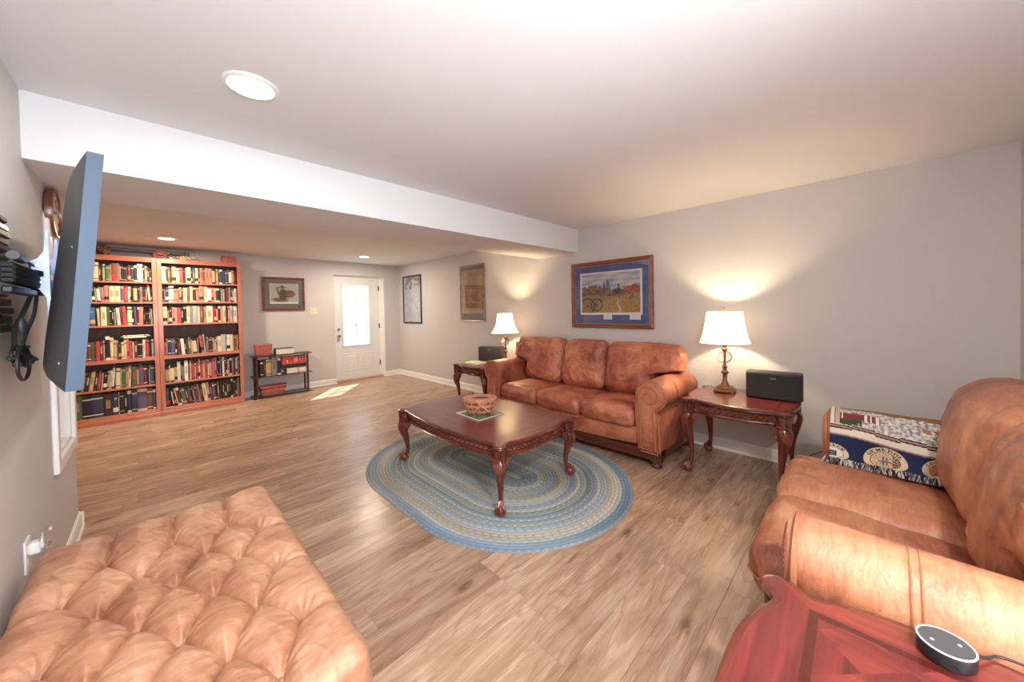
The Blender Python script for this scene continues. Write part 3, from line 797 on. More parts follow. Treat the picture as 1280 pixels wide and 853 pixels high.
        for j in range(26):
            nl.ball((X(aw-.065), .004+af, .13+j*.0165), .0072, 6, 4)
        for j in range(10):
            nl.ball((X(.07+.015*j), .001+af, .135-.0*j), .0072, 6, 4)
    nl.build('nailhead_trim', M['nail'], t, kind='stuff')
    # back shell
    b = MB(); rs = []
    for z, y0 in ((.12, D-.20), (.5, D-.18), (.75, D-.15), (backz-.14, D-.13), (backz-.09, D-.10)):
        kk = .10 if z < .7 else .16+(z-.7)*.4; rs.append([(-hw+kk, y0, z), (hw-kk, y0, z), (hw-kk+.01, D-.02, z), (-hw+kk-.01, D-.02, z)])
    b.rings(rs); b.build('back_shell', M[lm], t, smooth=50)
    cw = 2*iw/n; rnd = random.Random(len(name)*3+n)
    for i in range(n):
        x = -iw+cw*(i+.5)
        def fs(P, a, b_, c, s=i):
            P.z -= .010*(1+b_)  # slopes to the back
            if b_ < 0 and c < 0: P.y += .008
            return P
        q = puff_box(cw-.004, .66, .185, .070, 40, (.0, .014, .026), seed=i*3.1+Wd, wr=.0042, fn=fs)
        q.xf(TR(x, seat_front+.28, seatz-.095)); q.build('seat_cushion', M[lm], t, smooth=0 or 60)
        w = MB(); hx = cw/2-.006
        w.tube([(x+dx, y, seatz-.11) for dx, y in ((-hx, .12), (-hx+.004, seat_front-.025), (-hx+.05, seat_front-.058), (0, seat_front-.066), (hx-.05, seat_front-.058), (hx-.004, seat_front-.025), (hx, .12))], .004, 5)
        w.build('cushion_welt', M[sm], t)
    # back cushions: the outer ones reach over the arms
    e0 = hw-.035
    cuts = [-e0]+[-iw+cw*(k+.0)+ (0.05 if False else 0) for k in range(1, n)]+[e0]
    for i in range(n):
        x0, x1 = cuts[i], cuts[i+1]; w_ = x1-x0; sd = i*5.3+Wd
        def fb(P, a, b_, c, s=sd, i=i, w_=w_, x0=x0):
            # narrow below the arm tops, lean back, crumple toward the lower corners
            zz = P.z+seatz+.245
            side = 0
            if (i == 0 and a < 0) or (i == n-1 and a > 0):
                k = max(0, min(1, (armz+.03-zz)/.06)); k = k*k*(3-2*k)
                lim = (w_/2) - (aw-.01)*k
                f = lim/(w_/2); P.x = P.x*(f if abs(a) > .0 else 1)*1.0
            if b_ < .2:
                n2 = noise.noise(Vector((P.x*4+s, P.z*5, s))); rr = 1-abs(noise.noise(Vector((P.x*7-P.z*5+s*2, P.z*3+P.x*2, s*1.7))))*2.4
                m_ = min(1, max(0, (abs(a)+.25-c*.6)*.6)); r3 = 1-abs(noise.noise(Vector((P.x*13+P.z*10+s*3, P.z*4-P.x*5, s*2.7))))*2.6
                P.y += crump*(.014*n2 - .020*max(0, rr)**2*m_ - .008*max(0, r3)**2)
            P.y += (P.z)*.20
            return P
        q = puff_box(w_-.006, .22, .50, .095, 56, (.0, .045, .012), seed=sd, wr=.005, fn=fb)
        q.xf(TR((x0+x1)/2, D-.245, seatz+.245)); q.build('back_cushion', M[lm], t, smooth=60)
    return t
sofa('sofa', 'three-seat brown leather sofa with rolled arms and nailhead trim', 'sofa', (2.85, 2.225, 0), -pi/2, 2.20, 3, 'sofa', 'sofaseam', D=.82)
LV = sofa('loveseat', 'tan leather loveseat with rolled arms at right, throw over its far arm', 'loveseat', (2.08, .22, 0), pi, 1.72, 2, 'love', 'loveseam', D=.88, seat_front=-.03, armz=.71, seat_over=1, aw=.27, backz=.98, af=.065, crump=.45)

# ================================================================== cabriole tables
def outline(a, b, ear=.0, dip=.035, n=9, bow=.012):
    """serpentine table edge, half sizes a (x) and b (y); ears at the corners"""
    ya, xa = b-.115, a-.115
    q = [(a+bow, 0), (a+bow*.6, ya*.45), (a-dip*.45, ya*.80), (a-dip, ya), (a-dip*.80, b-.093), (a-.009, b-.070), (a-.001, b-.050)]
    c = [(a-.008, b-.026), (a-.026, b-.008)]
    r = [(a-.050, b-.001), (a-.070, b-.009), (a-.093, b-dip*.80), (xa, b-dip), (xa*.80, b-dip*.45), (xa*.45, b+bow*.6)]
    quad = q+c+r
    full = quad + [(-x, y) for x, y in [(0, b+bow)]+[(-0+x, y) for x, y in reversed(quad[1:])]]
    top = quad+[(0, b+bow)]+[(-x, y) for x, y in reversed(quad[1:])]      # from +x mid round to -x side
    allp = top+[(-a-bow, 0)]+[(x, -y) for x, y in [(-x, y) for x, y in quad[1:]]]+[(0, -b-bow)]+[(x, -y) for x, y in reversed(quad[1:])]
    P = cat_rom([(x, y, 0) for x, y in allp], 3, True)
    return [(p.x, p.y) for p in P]
def inset(P, d):
    n = len(P); out = []
    for i in range(n):
        a, b = P[i-1], P[(i+1) % n]; tx, ty = b[0]-a[0], b[1]-a[1]; L_ = sqrt(tx*tx+ty*ty) or 1
        out.append((P[i][0]-ty/L_*d, P[i][1]+tx/L_*d))
    return out
def table(name, label, cat, loc, rz, a, b, top, mat, ap=.085, group=None, legs=True, scale=1.0, edge='cherry'):
    t = thing(name, label, cat, loc, rz, group); O = outline(a, b)
    def ring(d, z): return [(x, y, z) for x, y in inset(O, d)]
    e = MB(); e.rings([ring(.022, top-.036), ring(.016, top-.034), ring(.008, top-.026), ring(.010, top-.022), ring(.002, top-.018), ring(0, top-.010), ring(.004, top-.003), ring(.012, top-.0005), ring(.020, top-.0005)], True, False)
    tp = e.build('table_top', M['cherry'], t, smooth=30)
    f = MB(); f.add(ring(.0195, top-.0004), [tuple(range(len(O)))]); f.build('veneer_panel', M[mat], tp, smooth=0)
    # aprons: four sides, following the edge
    n = len(O); P1 = inset(O, .032)
    def side_of(i):
        x, y = O[i]; 
        if abs(x)/a > abs(y)/b: return 0 if x > 0 else 2
        return 1 if y > 0 else 3
    z1 = top-.034; z0 = z1-ap
    for sd in range(4):
        ids = [i for i in range(n) if side_of(i) == sd]
        # make contiguous
        k = next((j for j in range(len(ids)-1) if ids[j+1]-ids[j] > 1), None)
        if k is not None: ids = ids[k+1:]+ids[:k+1]
        pp = [P1[i] for i in ids]
        nr = []
        for j in range(len(pp)):
            A, B = pp[max(0, j-1)], pp[min(len(pp)-1, j+1)]; tx, ty = B[0]-A[0], B[1]-A[1]; L_ = sqrt(tx*tx+ty*ty) or 1; nr.append((ty/L_, -tx/L_))
        m = MB(); rs = []
        for (x, y), (nx, ny) in zip(pp, nr):
            prof = [(0, z1), (.0, z1-.006), (-.008, z1-.012), (-.008, z0+.030), (0, z0+.026), (.004, z0+.018), (0, z0+.010), (.006, z0+.004), (0, z0), (-.022, z0), (-.022, z1)]
            rs.append([(x+nx*u, y+ny*u, z) for u, z in prof])
        m.rings(rs); apn = m.build('apron', M['cherry'], t, smooth=30)
        # guilloche relief
        g = MB(); cum = [0]
        for j in range(1, len(pp)): cum.append(cum[-1]+sqrt((pp[j][0]-pp[j-1][0])**2+(pp[j][1]-pp[j-1][1])**2))
        def onp(s):
            for j in range(1, len(pp)):
                if s <= cum[j]:
                    k = (s-cum[j-1])/(cum[j]-cum[j-1]+1e-9)
                    return (pp[j-1][0]*(1-k)+pp[j][0]*k, pp[j-1][1]*(1-k)+pp[j][1]*k, nr[j][0], nr[j][1])
            return (*pp[-1], *nr[-1])
        zc = (z1-.012+z0+.030)/2; am = (z1-.012-z0-.030)/2-.004; per = .088; s0, s1 = .075, cum[-1]-.075
        ns = int((s1-s0)/.0065)
        for ph in (0, pi):
            pts = []
            for j in range(ns+1):
                s = s0+(s1-s0)*j/ns; x, y, nx, ny = onp(s); q = 2*pi*s/per+ph
                pts.append((x-nx*(.006-.002*cos(q)), y-ny*(.006-.002*cos(q)), zc+am*sin(q)))
            g.tube(pts, .0046, 5)
        j = 0
        while s0+per*.25+j*per/2 < s1:
            x, y, nx, ny = onp(s0+j*per/2); g.ball((x-nx*.006, y-ny*.006, zc), .0060, 6, 4); j += 1
        g.build('carved_relief', M['carve'], apn, kind='stuff')
    # legs
    hl = z0+.006
    for sx, sy in ((1, 1), (1, -1), (-1, 1), (-1, -1)):
        cx, cy = sx*(a-.062), sy*(b-.062); dx, dy = sx*.7071, sy*.7071
        m = MB()
        # corner post
        def sq(r, z): 
            return [(cx+dx*r*q0*1+(-dy)*r*q1, cy+dy*r*q0+dx*r*q1, z) for q0, q1 in ((1, -.42), (1, .42), (.42, 1), (-.42, 1), (-1, .42), (-1, -.42), (-.42, -1), (.42, -1))]
        m.rings([sq(.040, z1), sq(.040, z1-.01), sq(.034, z1-.014), sq(.034, z0+.03), sq(.041, z0+.026), sq(.038, z0+.016), sq(.046, z0+.008), sq(.040, z0-.004)])
        zz = [1.0, .96, .90, .82, .72, .58, .44, .32, .22, .16, .12]
        off = [.000, .008, .018, .020, .012, -.002, -.012, -.016, -.012, -.004, .006]
        rad = [.036, .042, .044, .041, .034, .026, .0205, .0170, .0155, .0175, .023]
        pts = [(cx+dx*o, cy+dy*o, hl*z) for z, o in zip(zz, off)]
        sm_ = cat_rom(pts, 3); rr = cat_rom([(x, 0, 0) for x in rad], 3)
        m.tube(sm_, [x.x for x in rr], 12)
        leg = m.build('leg', M['cherryv'], t, smooth=45)
        # ball and claw foot
        fx, fy = cx+dx*.018, cy+dy*.018
        c = MB(); c.ball((fx, fy, .034), .0335, 14, 9, (1, 1, 1.0))
        for an in (-.95, 0, .95, pi):
            ex, ey = dx*cos(an)-dy*sin(an), dx*sin(an)+dy*cos(an); pth = []
            for k in range(7):
                q = k/6; th = radians(92-115*q); R_ = .036
                pth.append((fx+ex*R_*cos(th), fy+ey*R_*cos(th), .034+R_*sin(th)))
            pth[0] = (cx+dx*.004+ex*.012, cy+dy*.004+ey*.012, .085)
            c.tube(cat_rom(pth, 2), [.0125-.0065*j/12 for j in range(13)], 6)
        c.build('claw_foot', M['carve'], leg)
        # carved knee: fan of leaves and side volutes
        kn = MB(); kx, ky, kz = cx+dx*.018, cy+dy*.018, hl*.93
        for an in (-1.15, -.75, -.38, 0, .38, .75, 1.15):
            pth = []
            for k in range(6):
                q = k/5; aa = an*(1-.75*q); z = hl*(.965-.34*q*(1-.25*abs(an))); R_ = .043-.010*q*q
                o = .012+.010*sin(pi*min(1, q*1.2)); ex, ey = dx*cos(aa)-dy*sin(aa), dx*sin(aa)+dy*cos(aa)
                pth.append((cx+dx*(o-.004)+ex*R_, cy+dy*(o-.004)+ey*R_, z))
            kn.tube(pth, [.006, .0072, .0066, .0052, .004, .002], 6)
        for sgn in (-1, 1):
            vx, vy = (-dy*sgn, dx*sgn)
            # volute lies in the plane of the apron beside the leg
            wx, wy = ((-sx, 0) if sgn*sx*sy > 0 else (0, -sy))
            ox, oy = ((0, sy) if wx else (sx, 0))
            bxp, byp = cx+wx*.030+ox*.024, cy+wy*.030+oy*.024
            pth = []
            for k in range(22):
                an = radians(80)+k/21*radians(520); R_ = .026*(1-.8*k/21)
                pth.append((bxp+wx*R_*cos(an), byp+wy*R_*cos(an), hl*.90+R_*sin(an)))
            kn.tube(pth, .0052, 6)
            blk = MB
            kn.rings([[(cx+wx*.028+ox*(.0+q), cy+wy*.028+oy*q, hl*1.0) for q in (-.012, .022)]+[(cx+wx*.085+ox*q, cy+wy*.085+oy*q, hl*1.0) for q in (.020, -.008)],
                      [(cx+wx*.028+ox*q, cy+wy*.028+oy*q, hl*.93) for q in (-.012, .022)]+[(cx+wx*.062+ox*q, cy+wy*.062+oy*q, hl*.93) for q in (.019, -.008)],
                      [(cx+wx*.024+ox*q, cy+wy*.024+oy*q, hl*.80) for q in (-.012, .020)]+[(cx+wx*.036+ox*q, cy+wy*.036+oy*q, hl*.80) for q in (.017, -.008)]])
        kn.build('carved_knee', M['carve'], leg, smooth=50)
    return t
table('coffee_table', 'large carved cherry coffee table on claw feet, standing on the rug', 'coffee table', (1.925, 2.29, .014), pi/2, .675, .43, .462, 'veneer_coffee', .075)
GE = 'carved end tables'
table('end_table', 'carved cherry end table between sofa and loveseat, holding lamp and speaker', 'end table', (3.305, .70, 0), pi/2, .365, .325, .60, 'veneer_end', .085, GE)
table('end_table', 'carved cherry end table at the far end of the sofa, under magazines', 'end table', (3.215, 3.715, 0), pi/2, .345, .325, .60, 'veneer_end', .085, GE)
table('end_table', 'red cherry end table in the near right corner, beside the loveseat arm', 'end table', (.842, -.14, 0), pi, .362, .345, .60, 'veneer_end', .085, GE)

# ================================================================== tufted ottoman
def ottoman():
    cx, cy, hx, hy, top = .030, 1.575, .365, .655, .475
    t = thing('ottoman', 'button-tufted tan leather ottoman in the near left corner', 'ottoman', (cx, cy, 0), 0)
    B = []
    for k in range(0, 7):
        y = 1.95-.150*k-cy; xs = [.03+.175*i for i in (-1, 0, 1)] if k % 2 == 0 else [-.057+.175*i for i in (-1, 0, 1, 2)]
        for x in xs: B.append((x-cx, y))
    seg = []
    for i in range(len(B)):
        for j in range(i+1, len(B)):
            d = sqrt((B[i][0]-B[j][0])**2+(B[i][1]-B[j][1])**2)
            if .1 < d < .19 and abs(B[i][1]-B[j][1]) > .1: seg.append((B[i], B[j]))
    # pleats to the rim from the outer buttons
    for (x, y) in B:
        if x > .20: seg.append(((x, y), (hx+.02, y-.02)))
        if x < -.22: seg.append(((x, y), (-hx-.02, y-.02)))
        if y > .33: seg.append(((x, y), (x+.01, hy+.02)))
        if y < -.5: seg.append(((x, y), (x, -hy-.02)))
    CELL = {}
    def segd(x, y, S_):
        (ax, ay), (bx_, by_) = S_; vx, vy = bx_-ax, by_-ay; k = max(0, min(1, ((x-ax)*vx+(y-ay)*vy)/(vx*vx+vy*vy)))
        return sqrt((x-ax-vx*k)**2+(y-ay-vy*k)**2)
    def height(x, y):
        d, bq = min((sqrt((x-p)**2+(y-q)**2), (p, q)) for p, q in B)
        s = 1e9
        key = (int((x+5)/.06), int((y+5)/.06))
        if key not in CELL:
            gx, gy = key[0]*.06-5+.03, key[1]*.06-5+.03
            CELL[key] = [S_ for S_ in seg if segd(gx, gy, S_) < .16]
        for (ax, ay), (bx_, by_) in CELL[key]:
            vx, vy = bx_-ax, by_-ay; k = max(0, min(1, ((x-ax)*vx+(y-ay)*vy)/(vx*vx+vy*vy)))
            q = sqrt((x-ax-vx*k)**2+(y-ay-vy*k)**2)
            if q < s: s = q
        th = atan2(y-bq[1], x-bq[0])
        h = .020*(1-exp(-s/.011)) + .016*min(1, s/.075)**.8 + .026*(1-exp(-(d/.030)**1.4))
        h += .0030*exp(-((d-.035)/.022)**2)*cos(9*th+bq[0]*40)
        h += .0035*max(0, 1-abs(noise.noise(Vector((x*20+y*9, y*7, 3))))*2.6)**2*(1 if d < .12 else .4)
        h += .006*fbm((x*6, y*6, 1.3))
        # rim falls away softly
        rx = max(0, (abs(x)-hx+.10)/.10); ry = max(0, (abs(y)-hy+.10)/.10)
        return top-.062+h, rx, ry
    m = MB(); NX, NY = 190, 320; vs = []; nx2 = NX
    def pt(u, v):
        # u, v in -1..1; outer tenth of the range wraps down the side
        def ax(t, h):
            k = abs(t)
            if k < .86: return t/.86*(h-.055), 0
            return math.copysign(h-.055, t), (k-.86)/.14
        x0, a = ax(u, hx); y0, b = ax(v, hy)
        w_ = min(1.0, sqrt(a*a+b*b)) if (a > 0 and b > 0) else max(a, b)
        z, _, _ = height(x0, y0)
        if w_ == 0: return (x0, y0, z)
        nxx, nyy = (math.copysign(a, u), math.copysign(b, v)); L_ = sqrt(nxx*nxx+nyy*nyy) or 1; nxx /= L_; nyy /= L_
        # quarter roll then down
        q = w_
        if q < .45:
            an = q/.45*pi/2; out = .055*sin(an); dz = -.055*(1-cos(an))
        else:
            k = (q-.45)/.55; out = .055+.012*sin(pi*k)-.010*k; dz = -.055-.21*k
        pl = 0
        if q > .2: pl = .004*cos((x0+y0)*2*pi/.0875)*min(1, (q-.2)*3)
        return (x0+nxx*(out+pl), y0+nyy*(out+pl), (z if q < .01 else z+(top-.012-z)*min(1, q*2)*.6)+dz)
    def dens(t):  # parameter spread
        return t
    m.grid(lambda a, b: pt(2*a-1, 2*b-1), NX, NY)
    m.build('tufted_top', M['otto'], t, smooth=75)
    s = MB(); s.box((-hx+.03, -hy+.03, .09), (hx-.03, hy-.03, .24), .01); s.build('box_frame', M['otto'], t)
    for (x, y) in B:
        z, _, _ = height(x, y); MB().ball((x, y, z+.004), .0115, 10, 6, (1, 1, .6)).build('button', M['otto'], t)
    for sx in (-1, 1):
        for sy in (-1, 1):
            MB().lathe([(.022, 0), (.030, .01), (.026, .03), (.036, .06), (.036, .095)], 14, (sx*(hx-.07), sy*(hy-.07), 0)).build('foot', M['base'], t)
ottoman()

# ================================================================== braided rug
def mixr(a, b, k): return tuple(p*(1-k)+q*k for p, q in zip(a, b))
def rug():
    cx, cy, A, Ls = 2.005, 2.275, .865, .325
    t = thing('braided_rug', 'oval braided rug in blues and creams under the coffee table', 'rug', (cx, cy, 0), 0)
    P = dict(B=(112, 142, 172), b=(130, 158, 182), T=(112, 145, 158), c=(208, 203, 186), g=(160, 168, 168), s=(168, 182, 195), G=(130, 143, 128), t=(186, 176, 158))
    rows = 'BBbscctsggbbTsGcbBgsctgbTGcsTTbgGt'
    nr = len(rows); wd = A/nr; rnd = random.Random(3)
    for k, ch in enumerate(rows):
        R_ = A-wd*(k+.5); c1 = lin(*P[ch]); c2 = lin(*P[rnd.choice('cgsbBtG' if ch in 'bBTgG' else 'cctsgbG')])
        ln = 2*pi*R_+4*Ls; n = max(24, int(ln/.017)); m = MB(); cols = []
        def at_(s):
            s = s % ln
            if s < 2*Ls: return (R_, -Ls+s, 0)
            s -= 2*Ls
            if s < pi*R_: an = s/R_; return (R_*cos(an), Ls+R_*sin(an), an)
            s -= pi*R_
            if s < 2*Ls: return (-R_, Ls-s, pi)
            s -= 2*Ls; an = pi+s/R_; return (R_*cos(an), -Ls+R_*sin(an), an)
        prof = [(-.52, .001), (-.40, .0085), (-.14, .0125), (.0, .0105), (.14, .0125), (.40, .0085), (.52, .001)]
        rs = []
        for j in range(n):
            x, y, an = at_(ln*j/n); lump = (j % 2)
            rs.append([(x+cos(an)*wd*u*(1), y+sin(an)*wd*u, z*(.86 if (lump ^ (i < 3)) else 1.06)+.0005) for i, (u, z) in enumerate(prof)])
            fade = .85+.3*noise.noise(Vector((x*1.5, y*1.5, k*.35)))
            blend = .5+.5*noise.noise(Vector((x*1.1+k*.05, y*1.1, k*.08)))
            for i in range(len(prof)):
                cc = c2 if ((j//1+i//3) % 3 == 0) else c1
                cc = mixr(cc, lin(186, 180, 168), .05+.42*max(0, min(1, .5+.9*noise.noise(Vector((x*1.0+k*.09, y*.9-k*.05, 7+k*.11)))+(-x*.25+y*.28)))); cols.append([q*fade*.95 for q in cc])
        rs.append(rs[0]); m.rings([r for r in rs], False, False, False); cols += cols[:len(prof)]
        m.c = cols; m.build('braid_row', M['braid'], t, smooth=60)
    # filler at the centre line
    m = MB(); m.box((-wd*.5, -Ls, .0), (wd*.5, Ls, .006)); m.c = [lin(150, 150, 135)]*8; m.build('braid_core', M['braid'], t)
    b = MB(); o = []
    for j in range(96):
        an = 2*pi*j/96; o.append((A*.985*cos(an), (Ls if sin(an) >= 0 else -Ls)+A*.985*sin(an)))
    b.prism(o, 0.0, .003); b.c = [lin(90, 110, 130)]*len(b.v); b.build('rug_backing', M['braid'], t)
rug()

# ================================================================== lamps, speakers
def table_lamp(x, y, z, label, e, rz=0, bell=0):
    t = thing('table_lamp', label, 'table lamp', (x, y, z), rz, 'table lamps with bell shades')
    m = MB()
    for a, z0, z1 in ((.076, .004, .022), (.070, .022, .026), (.058, .026, .042), (.050, .042, .047)): m.box((-a, -a, z0), (a, a, z1), .003)
    for sx in (-1, 1):
        for sy in (-1, 1): m.box((min(sx*.076, sx*.052), min(sy*.076, sy*.052), 0), (max(sx*.076, sx*.052), max(sy*.076, sy*.052), .006))
    m.build('base', M['bronze'], t)
    MB().lathe([(.042, .046), (.036, .055), (.024, .072), (.017, .100), (.016, .130), (.019, .150), (.028, .158), (.031, .168), (.020, .178), (.014, .192), (.018, .204), (.020, .214), (.012, .226), (.010, .245)], 28).build('stem', M['bronze'], t)
    MB().ball((0, 0, .295), .057, 32, 20).build('glass_ball', M['crystal'], t)
    MB().tube([(0, 0, .24), (0, 0, .35)], .0065, 10).build('rod', M['bronze'], t)
    MB().lathe([(.010, .345), (.020, .352), (.024, .364), (.018, .374), (.014, .385), (.022, .396), (.028, .402), (.016, .410), (.016, .455), (.010, .458)], 24).build('socket', M['bronze'], t)
    MB().ball((0, 0, .51), .032, 16, 10, (1, 1, 1.2)).build('bulb', M['bulb'], t)
    s = MB(); n = 48; rs = []
    prof = [(.190, .418), (.176, .455), (.164, .500), (.153, .550), (.144, .600), (.137, .650), (.134, .682)]
    prof = [(r-bell*.034*min(1, (zz-.418)/.10), zz) for r, zz in prof]; RT = prof[-1][0]
    for r, zz in prof: rs.append([(r*cos(2*pi*j/n)*(1-.012*abs(sin(4*2*pi*j/n))), r*sin(2*pi*j/n)*(1-.012*abs(sin(4*2*pi*j/n))), zz) for j in range(n)])
    s.rings(rs, False, False); sh = s.build('shade', M['shade'], t)
    rb = MB()
    for j in range(8):
        a = 2*pi*j/8; rb.tube([(r*1.0*cos(a), r*1.0*sin(a), zz) for r, zz in prof], .0011, 5)
    rb.build('shade_rib', M['ivory'], sh)
    rm = MB(); rm.tube([(.190*cos(2*pi*j/n), .190*sin(2*pi*j/n), .418) for j in range(n)], .003, 6, True); rm.tube([(RT*cos(2*pi*j/n), RT*sin(2*pi*j/n), .682) for j in range(n)], .0028, 6, True)
    rm.build('shade_trim', M['ivory'], sh, kind='stuff')
    h = MB(); h.tube([(0, 0, .455)]+[(.045*sin(k), 0, .46+.115*(1-cos(k))) for k in [pi*q/8 for q in range(1, 9)]], .002, 5)
    for a in (0, pi*2/3, pi*4/3): h.tube([(0, 0, .684), (RT*cos(a), RT*sin(a), .680)], .0018, 5)
    h.build('harp', M['bronze'], t)
    MB().lathe([(.005, .684), (.009, .690), (.005, .698), (.010, .708), (.008, .718), (.001, .724)], 14).build('finial', M['bronze'], t)
    lamp('table_lamp_light', 'POINT', (x, y, z+.57), e, (1, .76, .46), shadow_soft_size=.03)
table_lamp(3.44, .845, .602, 'lit table lamp beside the speaker, between sofa and loveseat', 24, .1)
table_lamp(3.385, 3.485, .602, 'lit table lamp at the far end of the sofa', 32, .3, 1)
def text(s, size, mat, parent, loc, rot, ext=.0003):
    c = bpy.data.curves.new('lettering', 'FONT'); c.body = s; c.size = size; c.align_x = 'CENTER'; c.align_y = 'CENTER'; c.extrude = ext
    c.materials.append(mat); o = bpy.data.objects.new('lettering', c); COL.objects.link(o); bpy.context.view_layer.update(); me = bpy.data.meshes.new_from_object(o); bpy.data.objects.remove(o); o = bpy.data.objects.new('lettering', me); COL.objects.link(o); o.parent = parent; o.location = loc; o.rotation_euler = rot; return o
def speaker(x, y, z, rz, label, w=.364, d=.155, h=.203):
    t = thing('speaker', label, 'speaker', (x, y, z), rz, 'black wireless speakers')
    def o(k, e=0):
        r = .03; P = []
        for cx, cy, a0 in ((w/2-r, d/2-r, 0), (-w/2+r, d/2-r, 90), (-w/2+r, -d/2+r, 180), (w/2-r, -d/2+r, 270)):
            for j in range(7):
                a = radians(a0+j*15); P.append((cx+(r-k)*cos(a), cy+(r-k)*sin(a)))
        return P
    m = MB(); m.rings([[(*p, zz) for p in o(k)] for k, zz in ((.006, .0), (.0, .006), (0, h-.008), (.003, h-.003), (.010, h))]); m.build('housing', M['black'], t, smooth=40)
    g = MB(); gx = [-w/2+.012+(w-.024)*i/24 for i in range(25)]
    bow = [-.012*(1-(q/(w/2))**2) for q in gx]
    g.rings([[(q, -d/2+.004, z0) for q in gx]+[(q, -d/2+.012, z0) for q in reversed(gx)] if False else [(q, -d/2+b-.001, z0) for q, b in zip(gx, bow)]+[(gx[-1], -d/2+.02, z0), (gx[0], -d/2+.02, z0)] for z0 in (.008, h-.008)])
    g.build('grille', M['grille'], t, smooth=30)
    text('SONOS', .011, M['white'], t, (0, -d/2-.0138, h*.80), (pi/2, 0, 0))
    return t
speaker(3.455, .505, .601, -pi/2+.10, 'black speaker on the end table between sofa and loveseat')
speaker(3.46, 3.86, .601, -pi/2+.42, 'black speaker on the end table at the far end of the sofa')
def cord(name, pts, r, label, n=8, mat='cable'):
    return tag(MB().tube(cat_rom(pts, n), r, 6).build(name, M[mat]), label, 'cord')
cord('power_cord', [(3.56, .42, .635), (3.66, .46, .60), (3.672, .50, .45), (3.655, .50, .40), (3.60, .44, .20), (3.62, .36, .10), (3.60, .30, .06), (3.55, .34, .012), (3.60, .42, .008), (3.64, .34, .10), (3.665, .20, .20)], .0032, 'thin black cord hanging behind the end table beside the loveseat')

# smart puck on the near table
t = thing('voice_assistant_puck', 'small round black voice assistant puck with a pale rim', 'smart speaker', (1.150, -.122, .6005))
MB().lathe([(.036, 0), (.0405, .002), (.042, .006), (.042, .0295), (.0415, .031)], 48).build('housing', M['black'], t)
MB().lathe([(.0418, .0305), (.0418, .0322), (.0392, .0326), (.0392, .031)], 48).build('light_ring', M['ring'], t)
MB().lathe([(.0392, .031), (.0388, .0318), (.0, .0318)], 48).build('top_face', M['grey'], t)
m = MB()
for a, r in ((pi*.62, .021), (-pi*.38, .021)):
    m.lathe([(.0032, .0318), (.0028, .0324), (.0, .0324)], 12, (r*cos(a), r*sin(a), 0))
m.build('button', M['white'], t)
bx('port_slot', (-.0425, -.012, .010), (-.041, .012, .016), M['blackm'], t)
cord('puck_cord', [(1.172, -.162, .612), (1.20, -.185, .607), (1.217, -.20, .606), (1.222, -.235, .606), (1.21, -.30, .606), (1.17, -.40, .606)], .0024, 'short black cable running from the voice assistant puck')

# ================================================================== pictures
def frame(name, label, cat, loc, rz, w, h, fw_, fm, depth=.03, glassy=True, group=None):
    t = thing(name, label, cat, loc, rz, group); a, b = w/2, h/2
    def rectr(k, y): return [(-a+k, y, -b+k), (a-k, y, -b+k), (a-k, y, b-k), (-a+k, y, b-k)]
    m = MB(); m.rings([rectr(0, -.001), rectr(0, -depth*.8), rectr(fw_*.2, -depth), rectr(fw_*.55, -depth*.78), rectr(fw_*.7, -depth*.85), rectr(fw_, -depth*.45), rectr(fw_, -.001)], False, False)
    m.build('frame', M[fm], t, smooth=0)
    bx('backing', (-a+fw_*.5, -.006, -b+fw_*.5), (a-fw_*.5, -.001, b-fw_*.5), M['black'], t)
    if glassy: bx('glass', (-a+fw_, -.0125, -b+fw_), (a-fw_, -.0115, b-fw_), M['pglass'], t)
    return t
rp = random.Random(5)
def mixv(a, b, k): k = max(0, min(1, k)); return tuple(x*(1-k)+y*k for x, y in zip(a, b))
